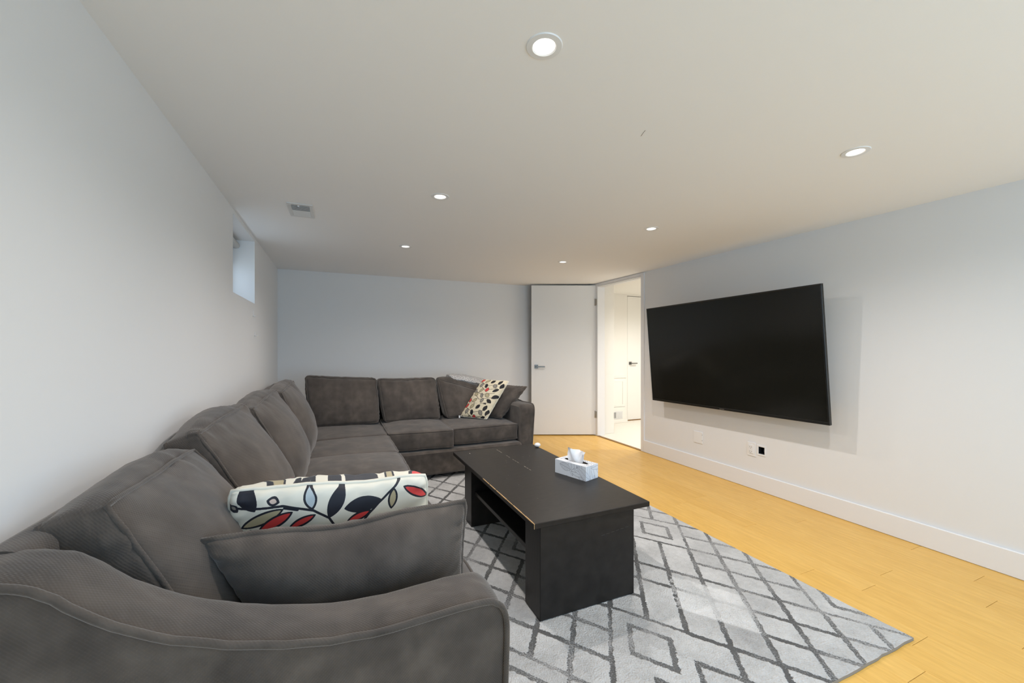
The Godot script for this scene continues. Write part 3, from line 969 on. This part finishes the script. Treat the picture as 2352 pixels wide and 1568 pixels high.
# upright padded panel with a rounded top, from a to b at floor level
func rounded_bar(a: Vector3, b: Vector3, half: float, top: float) -> ArrayMesh:
	var st := new_st(1)
	var d := (b - a).normalized()
	var n := d.cross(Vector3.UP).normalized()
	var prof := [Vector2(-half, 0.0), Vector2(-half, top - a.y - half)]
	for k in 13:
		var g := PI - PI * k / 12.0
		prof.append(Vector2(cos(g) * half, top - a.y - half + sin(g) * half * 0.8))
	prof.append(Vector2(half, top - a.y - half))
	prof.append(Vector2(half, 0.0))
	var seg := 24
	for i in seg:
		for k in prof.size() - 1:
			var q := []
			for e in [[i, k], [i + 1, k], [i + 1, k + 1], [i, k + 1]]:
				var p: Vector2 = prof[e[1]]
				var w := 0.004 * wrinkle.get_noise_2d(e[0] * 3.0, e[1] * 2.0)
				q.append(a.lerp(b, float(e[0]) / seg) + n * p.x + Vector3.UP * (p.y + w))
			quad(st, q[0], q[1], q[2], q[3], (a + b) / 2.0 + Vector3.UP * 0.3 if true else a)
	st.set_smooth_group(-1)
	for e in [a, b]:
		for k in prof.size() - 1:
			var p: Vector2 = prof[k]
			var q: Vector2 = prof[k + 1]
			tri(st, e + n * p.x + Vector3.UP * p.y, e + n * q.x + Vector3.UP * q.y, e, (a + b) / 2.0)
	return done(st)

func build_pillows() -> void:
	pillow("throw_pillow", V(-0.305, 0.762, -1.205), V(0.372, 0.756, -1.205), V(0.362, 0.475, -1.225), V(-0.175, 0.482, -1.225), 0.23, M.sofa, M.sofa, "dark grey-brown lumbar pillow leaning on the near sofa arm, before the leaf print pillow", {"bow": 0.03, "seed": 2.0, "droop": 0.022, "pipe": 0.009, "corner": 0.015, "full": 0.45})
	pillow("throw_pillow", V(-0.284, 0.826, -1.385), V(0.290, 0.800, -1.385), V(0.306, 0.475, -1.460), V(-0.288, 0.482, -1.460), 0.20, M.print_big, M.cream_pipe, "large white pillow with navy and red leaf print, behind the near dark pillow", {"bow": 0.022, "seed": 6.0, "droop": 0.012, "pipe": 0.0062, "wrinkle": 0.006, "corner": 0.035, "full": 0.30, "front": 0.55, "back": 1.35, "back_shift": 0.10})
	var up := V(0.278, 0.394, -0.05)
	var bl := V(1.24, 0.478, -4.24)
	var br := V(1.455, 0.472, -3.985)
	pillow("throw_pillow", bl + up, br + up, br, bl, 0.13, M.print_small, M.cream_pipe, "small cream pillow with red and black leaf print at the far end of the sofa", {"bow": 0.03, "seed": 9.0, "pipe": 0.004, "towards": V(-1, 0.5, 0.5)})
	var cream: Node3D = get_node("throw_pillow_002")
	part("tag", box(V(1.220, 0.468, -4.226), V(1.236, 0.494, -4.220), 0.001), M.plate, cream, "small white care tag")
	var up2 := V(0.335, 0.33, -0.04)
	var bl2 := V(1.45, 0.475, -4.17)
	var br2 := V(1.615, 0.470, -3.985)
	pillow("throw_pillow", bl2 + up2, br2 + up2, br2, bl2, 0.14, M.sofa, M.sofa, "dark grey-brown pillow tilted against the far sofa arm, behind the small leaf print pillow", {"bow": 0.05, "seed": 12.0, "pipe": 0.004, "towards": V(-1, 0.5, 0.5)})

func build_throw() -> void:
	# a speckled knitted throw folded over the back of the sofa
	var t := thing("throw_blanket", "speckled grey knitted throw lying over the back of the sofa at its far end", "blanket", V(1.55, 0.83, -4.68))
	var c := [V(1.24, 0.862, -4.50), V(1.86, 0.700, -4.50), V(1.86, 0.770, -4.56), V(1.20, 0.912, -4.56), V(1.24, 0.70, -4.82), V(1.88, 0.62, -4.82), V(1.86, 0.775, -4.80), V(1.20, 0.915, -4.80)]
	cushion(t, "cloth", c, {"round": 0.03, "top": 0.072, "front": 0.03, "seams": [], "seed": 71.0, "wrinkle": 0.026, "n": 36}, M.throw)

func build_table() -> void:
	var t := thing("coffee_table", "low black laminate coffee table with two slab legs and a shelf, on the grey rug", "table", V(1.12, 0.013, -2.24))
	part("tabletop", box(V(0.797, 0.432, -2.905), V(1.447, 0.457, -1.578), 0.0025), M.laminate, t)
	part("leg", box(V(0.831, 0.013, -1.742), V(1.356, 0.4315, -1.588), 0.003), M.laminate, t)
	part("leg", box(V(0.842, 0.013, -2.762), V(1.366, 0.4315, -2.610), 0.003), M.laminate, t)
	part("shelf", box(V(0.868, 0.228, -2.6095), V(1.33, 0.253, -1.7425), 0.002), M.laminate, t)
	part("back_panel", box(V(1.09, 0.2535, -2.6095), V(1.108, 0.4315, -1.7425), 0.001), M.laminate, t)
	# bare chipboard where the edge is worn
	var st := new_st(-1)
	var rng := RandomNumberGenerator.new()
	rng.seed = 8
	var z := -2.25
	while z < -1.585:
		var l := rng.randf_range(0.03, 0.10)
		var w := rng.randf_range(0.0012, 0.0026)
		add_box(st, V(0.7962, 0.4555 - w, z), V(0.7985 + w, 0.4576, minf(z + l, -1.578)), 0.0005)
		z += l + rng.randf_range(0.0, 0.012)
	add_box(st, V(0.7962, 0.434, -1.5795), V(0.7985, 0.457, -1.5772), 0.0004)
	part("worn_edge", done(st), M.chip, t, "pale chipped edge of the top").set_meta("kind", "stuff")
	# light scuffs in the laminate
	st = new_st(-1)
	for k in 16:
		var f := k / 15.0
		if k in [3, 4, 7, 11, 12]: continue
		var p := V(lerpf(1.118, 1.128, f), 0.457, lerpf(-2.83, -2.29, f))
		add_box(st, p + V(-0.0016, -0.0004, -0.013), p + V(0.0016, 0.0004, 0.010), 0.0002)
	add_box(st, V(0.895, 0.4566, -2.83), V(0.901, 0.4574, -2.81), 0.0002)
	for k in 14:
		var p := V(rng.randf_range(0.85, 1.35), 0.457, rng.randf_range(-2.6, -1.65))
		add_box(st, p - V(0.0011, 0.0004, 0.0016), p + V(0.0011, 0.0004, 0.0016), 0.0002)
	part("scuff", done(st), M.scuff, t, "fine pale scratches").set_meta("kind", "stuff")
	st = new_st(-1)
	for k in 6:
		var p := V(1.17 + 0.028 * k, 0.335 + 0.003 * k, -1.588)
		add_box(st, p - V(0.009, 0.0006, 0.0004), p + V(0.009, 0.0006, 0.0004), 0.0002)
	part("scratch", done(st), M.faint, t).set_meta("kind", "stuff")

	# tissue box with a tissue pulled up
	var b := thing("tissue_box", "white cardboard tissue box with grey leaf line print, on the coffee table", "tissue box", V(1.341, 0.4575, -2.084))
	var e1 := V(0.0740, 0, 0.2270).normalized()
	var e2 := V(e1.z, 0, -e1.x)
	var xf := Transform3D(Basis(e1, Vector3.UP, e2), V(1.248, 0.4575, -2.184))
	var hl := 0.238
	var hw := 0.115
	var hh := 0.083
	st = new_st(-1)
	var ctr := xf * V(hl / 2, hh / 2, hw / 2)
	var face := func(p: Array, u0: Vector2, du: Vector2) -> void:
		quad(st, xf * (p[0] as Vector3), xf * (p[1] as Vector3), xf * (p[2] as Vector3), xf * (p[3] as Vector3), ctr, [u0 + V2(0, du.y), u0 + du, u0 + V2(du.x, 0), u0])
	face.call([V(0, 0, 0), V(hl, 0, 0), V(hl, hh, 0), V(0, hh, 0)], Vector2(0.0, 0.0), Vector2(0.62, 0.43))
	face.call([V(hl, 0, 0), V(hl, 0, hw), V(hl, hh, hw), V(hl, hh, 0)], Vector2(0.62, 0.0), Vector2(0.3, 0.43))
	face.call([V(0, 0, hw), V(hl, 0, hw), V(hl, hh, hw), V(0, hh, hw)], Vector2(0.0, 0.5), Vector2(0.62, 0.43))
	face.call([V(0, 0, 0), V(0, 0, hw), V(0, hh, hw), V(0, hh, 0)], Vector2(0.6, 0.5), Vector2(0.3, 0.43))
	# lid with an oval opening
	var oval := []
	for k in 32:
		oval.append(V(hl / 2 + cos(TAU * k / 32) * 0.088, hh, hw / 2 + sin(TAU * k / 32) * 0.026))
	for k in 32:
		var a: Vector3 = oval[k]
		var c: Vector3 = oval[(k + 1) % 32]
		var o1 := rim_of(a, hl, hw, hh)
		var o2 := rim_of(c, hl, hw, hh)
		quad(st, xf * a, xf * c, xf * o2, xf * o1, ctr, [V2(a.x * 2.6, 0.45 + a.z * 3.4), V2(c.x * 2.6, 0.45 + c.z * 3.4), V2(o2.x * 2.6, 0.45 + o2.z * 3.4), V2(o1.x * 2.6, 0.45 + o1.z * 3.4)])
	for cx in [0.0, hl]:
		for cz in [0.0, hw]:
			var corner := V(cx, hh, cz)
			var near := []
			for k in 32:
				var o1 := rim_of(oval[k], hl, hw, hh)
				var o2 := rim_of(oval[(k + 1) % 32], hl, hw, hh)
				if absf(o1.x - o2.x) > 1e-4 and absf(o1.z - o2.z) > 1e-4 and ((o1 + o2) / 2.0).distance_to(corner) < 0.06:
					tri(st, xf * o1, xf * o2, xf * corner, ctr)
	part("box", done(st), M.tissue_box, b)
	part("liner", box(V(0.004, hh - 0.012, 0.004), V(hl - 0.004, hh - 0.010, hw - 0.004), 0.0, xf), M.scuff, b)
	# the tissue: a folded sheet standing up out of the slot
	st = new_st(1)
	var rows := []
	for i in 25:
		var u := i / 24.0
		var row := []
		for j in 15:
			var v := j / 14.0
			var spread := lerpf(0.052, 0.066, v) + 0.012 * v * v
			var px := hl / 2 - 0.004 + (u - 0.5) * 2.0 * spread - 0.008 * v
			var hgt := 0.078 - 0.018 * pow(absf(u - 0.62) * 1.6, 1.5) + 0.010 * sin(u * 7.0)
			var py := hh - 0.006 + v * hgt
			var fold := 0.016 * sin(u * 9.0 + v * 1.8) * (0.35 + v) + 0.008 * sin(u * 21.0 - v * 4.0) * v + 0.014 * v * v
			row.append(xf * V(px, py, hw / 2 + fold * (0.5 + 0.5 * v) - 0.006))
		rows.append(row)
	for i in 24:
		for j in 14:
			quad(st, rows[i][j], rows[i + 1][j], rows[i + 1][j + 1], rows[i][j + 1], (rows[i][j] as Vector3) + e2 * 0.2)
	# second ply behind it, leaning a little
	for i in 24:
		for j in 14:
			var q := []
			for e in [[i, j], [i + 1, j], [i + 1, j + 1], [i, j + 1]]:
				var p: Vector3 = rows[e[0]][e[1]]
				q.append(p + e2 * (0.006 + 0.014 * e[1] / 14.0) - Vector3.UP * 0.010 * e[1] / 14.0)
			quad(st, q[0], q[1], q[2], q[3], q[0] - e2 * 0.2)
	part("tissue", done(st), M.tissue, b, "white tissue pulled up through the slot")

	# small egg-shaped object
	st = new_st(1)
	var prof := []
	for k in 17:
		var g := -PI / 2 + PI * k / 16.0
		prof.append(Vector2(cos(g) * 0.024, sin(g) * 0.0165))
	add_lathe(st, prof, V(1.437, 0.4738, -2.79), 28, 1)
	lone("white_pebble", done(st), M.pebble, "small smooth white egg-shaped object on the far corner of the coffee table", "pebble")

func V2(a: float, b: float) -> Vector2: return Vector2(a, b)

func rim_of(p: Vector3, hl: float, hw: float, hh: float) -> Vector3:
	var d := Vector2(p.x - hl / 2, p.z - hw / 2)
	d = Vector2(d.x / 0.088 , d.y / 0.026)
	var k: float = 1.0 / maxf(absf(d.x), absf(d.y))
	return V(hl / 2 + d.x * k * hl / 2, hh, hw / 2 + d.y * k * hw / 2)

func build_rug() -> void:
	var r := thing("rug", "light grey shag rug with dark diamond lattice lines, under the coffee table and sofa", "rug", V(1.21, 0, -2.38))
	var x0 := 0.2
	var x1 := 2.225
	var z0 := -3.88
	var z1 := -0.876
	var st := new_st(-1)
	var h := 0.012
	var ref := V(1.2, -1.0, -2.4)
	var n := 90
	var m := 60
	var nz := FastNoiseLite.new()
	nz.seed = 12
	nz.frequency = 4.0
	st.set_smooth_group(1)
	var g := []
	for i in m + 1:
		var row := []
		for j in n + 1:
			var u := float(i) / m
			var v := float(j) / n
			var p := V(lerpf(x0, x1, u), h + 0.0012 * nz.get_noise_2d(u * 20.0, v * 30.0), lerpf(z0, z1, v))
			if i == 0 or i == m: p.x += 0.004 * nz.get_noise_2d(v * 90.0, 3.0)
			if j == 0 or j == n: p.z += 0.005 * nz.get_noise_2d(u * 70.0, 8.0)
			row.append([p, Vector2(u, v)])
		g.append(row)
	for i in m:
		for j in n:
			var a = g[i][j]; var b = g[i + 1][j]; var c = g[i + 1][j + 1]; var d = g[i][j + 1]
			quad(st, a[0], b[0], c[0], d[0], ref, [a[1], b[1], c[1], d[1]])
	part("pile", done(st), M.rug, r)
	st = new_st(-1)
	for e in [0, 1]:
		for i in m:
			var a: Vector3 = g[i][0 if e == 0 else n][0]
			var b: Vector3 = g[i + 1][0 if e == 0 else n][0]
			quad(st, a, b, V(b.x, 0.0005, b.z), V(a.x, 0.0005, a.z), V(1.2, 0, -2.4))
		for j in n:
			var a: Vector3 = g[0 if e == 0 else m][j][0]
			var b: Vector3 = g[0 if e == 0 else m][j + 1][0]
			quad(st, a, b, V(b.x, 0.0005, b.z), V(a.x, 0.0005, a.z), V(1.2, 0, -2.4))
	part("binding", done(st), M.rug_edge, r)

func build_tv() -> void:
	# a large flat panel on a wall arm, tilted down a little and hanging slightly out of level
	var at := V(3.157, 1.166, -2.580)
	var tilt := 0.075
	var roll := 0.0155
	var bx := Basis(Vector3(0, 0, 1), -tilt * 0.0) # identity start
	# local axes: right = -z (as seen from the room), up, out = -x
	var up := V(-0.0745, 1.0, 0.0).normalized()
	var right := V(0, roll, 1.0).normalized()
	var out := up.cross(right).normalized()
	if out.x > 0: out = -out
	up = right.cross(out).normalized()
	if up.y < 0: up = -up
	var x := Transform3D(Basis(right, up, out), at)
	var w := 0.868
	var h := 0.502
	var t := thing("television", "big black flat screen television tilted down on the right wall", "television", at)
	part("screen", box(V(-w + 0.012, -h + 0.020, -0.004), V(w - 0.012, h - 0.010, 0.0), 0.0005, x), M.screen, t, "dark glossy screen, switched off")
	var st := new_st(-1)
	for b in [[V(-w, -h, -0.022), V(w, -h + 0.021, 0.003)], [V(-w, h - 0.011, -0.022), V(w, h, 0.003)], [V(-w, -h + 0.021, -0.022), V(-w + 0.013, h - 0.011, 0.003)], [V(w - 0.013, -h + 0.021, -0.022), V(w, h - 0.011, 0.003)]]:
		add_box(st, b[0], b[1], 0.0015, x)
	part("bezel", done(st), M.bezel, t)
	part("housing", box(V(-w + 0.004, -h + 0.004, -0.034), V(w - 0.004, h - 0.004, -0.006), 0.006, x), M.tv_back, t)
	part("rear_box", box(V(-0.62, -h + 0.03, -0.064), V(0.62, 0.05, -0.033), 0.012, x), M.tv_back, t)
	part("badge", box(V(-0.024, -h + 0.006, 0.003), V(0.024, -h + 0.013, 0.0045), 0.0005, x), M.badge, t)
	st = new_st(-1)
	add_box(st, V(3.312, 1.02, -2.72), V(3.3345, 1.34, -2.44), 0.003)
	add_box(st, V(3.215, 1.09, -2.66), V(3.313, 1.13, -2.64), 0.003)
	add_box(st, V(3.215, 1.24, -2.52), V(3.313, 1.28, -2.50), 0.003)
	part("wall_bracket", done(st), M.tv_back, t)

func build_small_fittings() -> void:
	# right wall: blank plate, socket, recessed cable box
	var p := thing("wall_plate", "blank white cover plate on the right wall, left of the socket under the television", "wall plate", V(XR, 0.27, -2.955))
	part("plate", box(V(XR - 0.006, 0.272, -3.012), V(XR - 0.0002, 0.388, -2.902), 0.002), M.plate, p)
	for y in [0.362, 0.305]:
		part("screw", box(V(XR - 0.0072, y - 0.003, -2.908), V(XR - 0.005, y + 0.003, -2.903), 0.0008), M.slot, p)
	var s := thing("wall_socket", "white double socket low on the right wall, beside the black cable box", "socket", V(XR, 0.28, -2.39))
	part("plate", box(V(XR - 0.006, 0.283, -2.428), V(XR - 0.0002, 0.403, -2.352), 0.002), M.plate, s)
	part("face", box(V(XR - 0.010, 0.305, -2.412), V(XR - 0.005, 0.381, -2.370), 0.0015), M.plate, s)
	for y in [0.362, 0.322]:
		var st := new_st(-1)
		add_box(st, V(XR - 0.0108, y - 0.005, -2.402), V(XR - 0.0095, y + 0.006, -2.4000), 0.0)
		add_box(st, V(XR - 0.0108, y - 0.005, -2.386), V(XR - 0.0095, y + 0.005, -2.3840), 0.0)
		add_box(st, V(XR - 0.0108, y - 0.013, -2.395), V(XR - 0.0095, y - 0.009, -2.391), 0.0)
		part("slots", done(st), M.slot, s)
	var c := thing("cable_box", "open recessed cable box with dark inside, right of the socket below the television", "cable box", V(XR, 0.31, -2.30))
	var st := new_st(-1)
	for b in [[V(XR - 0.005, 0.305, -2.338), V(XR - 0.0002, 0.319, -2.262)], [V(XR - 0.005, 0.379, -2.338), V(XR - 0.0002, 0.393, -2.262)], [V(XR - 0.005, 0.319, -2.338), V(XR - 0.0002, 0.379, -2.327)], [V(XR - 0.005, 0.319, -2.273), V(XR - 0.0002, 0.379, -2.262)]]:
		add_box(st, b[0], b[1], 0.0015)
	part("frame", done(st), M.plate, c)
	st = new_st(-1)
	add_box(st, V(XR + 0.062, 0.3185, -2.3275), V(XR + 0.069, 0.3795, -2.2725), 0.0)
	add_box(st, V(XR + 0.001, 0.3185, -2.3275), V(XR + 0.062, 0.3205, -2.2725), 0.0)
	add_box(st, V(XR + 0.001, 0.3775, -2.3275), V(XR + 0.062, 0.3795, -2.2725), 0.0)
	add_box(st, V(XR + 0.001, 0.3205, -2.3275), V(XR + 0.062, 0.3775, -2.3255), 0.0)
	add_box(st, V(XR + 0.001, 0.3205, -2.2745), V(XR + 0.062, 0.3775, -2.2725), 0.0)
	part("lining", done(st), M.dark, c)
	part("cable", tube([V(XR + 0.055, 0.372, -2.312), V(XR + 0.03, 0.36, -2.295), V(XR + 0.018, 0.342, -2.288), V(XR + 0.03, 0.322, -2.285)], 0.006, false, 8), mat(c8(70, 84, 100), 0.5), c)
	# left wall: two small white hooks below the window
	var ys := [[1.478, 1.528, -3.775], [1.322, 1.352, -3.835]]
	var says := ["upper of two tiny white brackets on the left wall below the small window", "lower of two tiny white brackets on the left wall, above the sofa"]
	for k in 2:
		var q: Array = ys[k]
		var b := thing("wall_bracket", says[k], "bracket", V(XL, q[0], q[2]))
		part("back", box(V(XL + 0.0002, q[0], q[2] - 0.010), V(XL + 0.004, q[1], q[2] + 0.010), 0.001), M.plate, b)
		part("lip", box(V(XL + 0.0002, q[0], q[2] - 0.010), V(XL + 0.022, q[0] + 0.006, q[2] + 0.010), 0.001), M.plate, b)
	# roller blind in the window niche
	var bl := thing("roller_blind", "rolled up white roller blind in the small high window on the left", "blind", V(XL - 0.12, 2.03, -3.46))
	part("roll", tube([V(XL - 0.125, 2.045, -3.83), V(XL - 0.125, 2.045, -3.09)], 0.026, false, 20), M.blind, bl)
	part("fabric", box(V(XL - 0.152, 1.90, -3.825), V(XL - 0.150, 2.045, -3.095), 0.0), M.blind, bl)
	part("bottom_bar", box(V(XL - 0.156, 1.888, -3.825), V(XL - 0.146, 1.902, -3.095), 0.002), M.plate, bl)
	# ceiling register
	var v := thing("ceiling_vent", "small white air vent grille in the ceiling near the left wall", "vent", V(-0.201, CEIL, -2.944))
	var lo := V(-0.276, CEIL - 0.006, -3.082)
	var hi := V(-0.130, CEIL - 0.0002, -2.808)
	st = new_st(-1)
	for b in [[lo, V(hi.x, hi.y, lo.z + 0.026)], [V(lo.x, lo.y, hi.z - 0.026), hi], [V(lo.x, lo.y, lo.z + 0.026), V(lo.x + 0.022, hi.y, hi.z - 0.026)], [V(hi.x - 0.022, lo.y, lo.z + 0.026), V(hi.x, hi.y, hi.z - 0.026)]]:
		add_box(st, b[0], b[1], 0.002)
	part("frame", done(st), M.grille, v)
	part("backing", box(V(lo.x + 0.02, CEIL - 0.0012, lo.z + 0.025), V(hi.x - 0.02, CEIL - 0.0002, hi.z - 0.025), 0.0), M.groove, v)
	for k in 20:
		var z := lerpf(lo.z + 0.030, hi.z - 0.036, k / 19.0)
		var x := Transform3D(Basis(V(1, 0, 0), 0.6 if k > 9 else -0.6), V(0, CEIL - 0.004, z + 0.003))
		part("slat", box(V(lo.x + 0.022, -0.0006, -0.0048), V(hi.x - 0.022, 0.0006, 0.0048), 0.0003, x), M.grille, v)
	part("damper_lever", box(V(-0.218, CEIL - 0.012, -2.846), V(-0.208, CEIL - 0.003, -2.834), 0.001), M.plate, v)

# ---------------------------------------------------------------- the scene
func _ready() -> void:
	# camera: level, lens shifted down a little so that uprights stay upright
	var cam := Camera3D.new()
	cam.name = "camera"
	cam.projection = Camera3D.PROJECTION_FRUSTUM
	cam.keep_aspect = Camera3D.KEEP_HEIGHT
	cam.near = 0.05
	cam.far = 60.0
	cam.size = 1568.0 / 926.0 * cam.near
	cam.frustum_offset = Vector2(0, 13.45 / 926.0 * cam.near)
	cam.position = Vector3(0, CAM_H, 0)
	cam.rotation = Vector3(0, -0.41255, 0)
	add_child(cam)
	cam.current = true
	# daylight from an even overcast sky
	var env := Environment.new()
	env.background_mode = Environment.BG_SKY
	var sky := Sky.new()
	var sm := ProceduralSkyMaterial.new()
	sm.sky_top_color = Color(0.62, 0.74, 0.95)
	sm.sky_horizon_color = Color(0.80, 0.87, 1.0)
	sm.ground_horizon_color = Color(0.55, 0.56, 0.55)
	sm.ground_bottom_color = Color(0.42, 0.42, 0.40)
	sm.sky_energy_multiplier = 0.8
	sm.ground_energy_multiplier = 0.8
	sky.sky_material = sm
	env.sky = sky
	env.tonemap_mode = Environment.TONE_MAPPER_LINEAR
	env.tonemap_exposure = 1.13
	env.sdfgi_enabled = true
	env.ssao_enabled = true
	env.ssil_enabled = true
	var we := WorldEnvironment.new()
	we.name = "world"
	we.environment = env
	add_child(we)
	# the daylight that comes in through the big window behind the camera
	var day := AreaLight3D.new()
	day.name = "window_daylight"
	day.area_size = Vector2(2.9, 1.85)
	day.light_color = Color(0.75, 0.89, 1.0)
	day.light_energy = 5.0
	day.area_range = 14.0
	day.shadow_enabled = true
	add_child(day)
	day.position = Vector3(1.5, 1.06, ZB - 0.02)
	var small := AreaLight3D.new()
	small.name = "small_window_daylight"
	small.area_size = Vector2(0.66, 0.25)
	small.light_color = Color(0.87, 0.945, 1.0)
	small.light_energy = 0.06
	small.area_range = 14.0
	small.shadow_enabled = true
	add_child(small)
	small.position = Vector3(XL - 0.165, 1.76, -3.46)
	small.rotation = Vector3(0, -PI / 2, 0)
	make_materials()
	var tone := Color(1.0, 0.972, 0.952)
	var where := ["directly above the near end of the sofa, largest in view", "nearest the right wall, in front of the television", "middle one of the left row, beside the ceiling vent", "middle one of the right row, above the floor before the television", "farthest one of the left row, above the far sofa", "farthest one of the right row, before the open door"]
	for i in 6:
		downlight(Vector2(LIGHTS[i][0], LIGHTS[i][1]), "recessed ceiling downlight " + where[i], 0.9, tone, M.bulb)
	downlight(Vector2(HALL_LIGHTS[0][0], HALL_LIGHTS[0][1]), "recessed ceiling downlight in the hall behind the doorway, farther from the living room", 1.75, Color(1.0, 0.99, 0.975), M.bulb_warm)
	downlight(Vector2(HALL_LIGHTS[1][0], HALL_LIGHTS[1][1]), "recessed ceiling downlight in the hall behind the right wall, out of the doorway's view", 1.75, Color(1.0, 0.99, 0.975), M.bulb_warm)
	build_room()
	build_door()
	build_rug()
	build_sofa()
	build_pillows()
	build_throw()
	build_table()
	build_tv()
	build_small_fittings()
	var names := {
		"ceiling": ["flat white ceiling with recessed downlights", "ceiling"], "wall_left": ["long white left wall with a small high window niche", "wall"], "wall_right": ["white right wall that carries the television", "wall"],
		"wall_far": ["white end wall behind the far sofa", "wall"], "wall_rear": ["white wall with the big window, behind the viewer", "wall"], "floor": ["honey coloured wood plank floor along the room", "floor"],
		"baseboard_right": ["flat white baseboard along the right wall", "baseboard"], "baseboard_far": ["flat white baseboard along the end wall behind the sofa", "baseboard"], "baseboard_left": ["flat white baseboard along the left wall behind the sofa", "baseboard"],
		"trim_1": ["slim white frame round the open doorway", "trim"], "trim_2": ["narrow brown threshold strip in the open doorway", "trim"], "trim_3": ["brown strip under the closed door in the hall", "trim"],
		"window_1": ["small window in the niche high on the left wall", "window"], "window_2": ["wide two part window behind the viewer", "window"], "door_1": ["plain white door leaf standing open against the end wall", "door"], "door_2": ["closed plain white door at the back of the hall", "door"],
		"floor_hall": ["pale tiled floor of the hall beyond the doorway", "floor"], "ceiling_hall": ["white ceiling of the hall beyond the doorway", "ceiling"], "wall_hall_left": ["short cream wall return just inside the doorway", "wall"],
		"wall_hall_side": ["cream side wall of the hall behind the return", "wall"], "wall_hall_back": ["cream back wall of the hall, above the low cabinet", "wall"], "wall_hall_right": ["cream far right wall of the hall", "wall"], "wall_hall_front": ["cream wall closing the hall behind the television wall", "wall"]}
	for k in names:
		tag(get_node(k), names[k][0], names[k][1])
	for o in find_children("*", "GeometryInstance3D", true, false):
		o.cast_shadow = GeometryInstance3D.SHADOW_CASTING_SETTING_ON
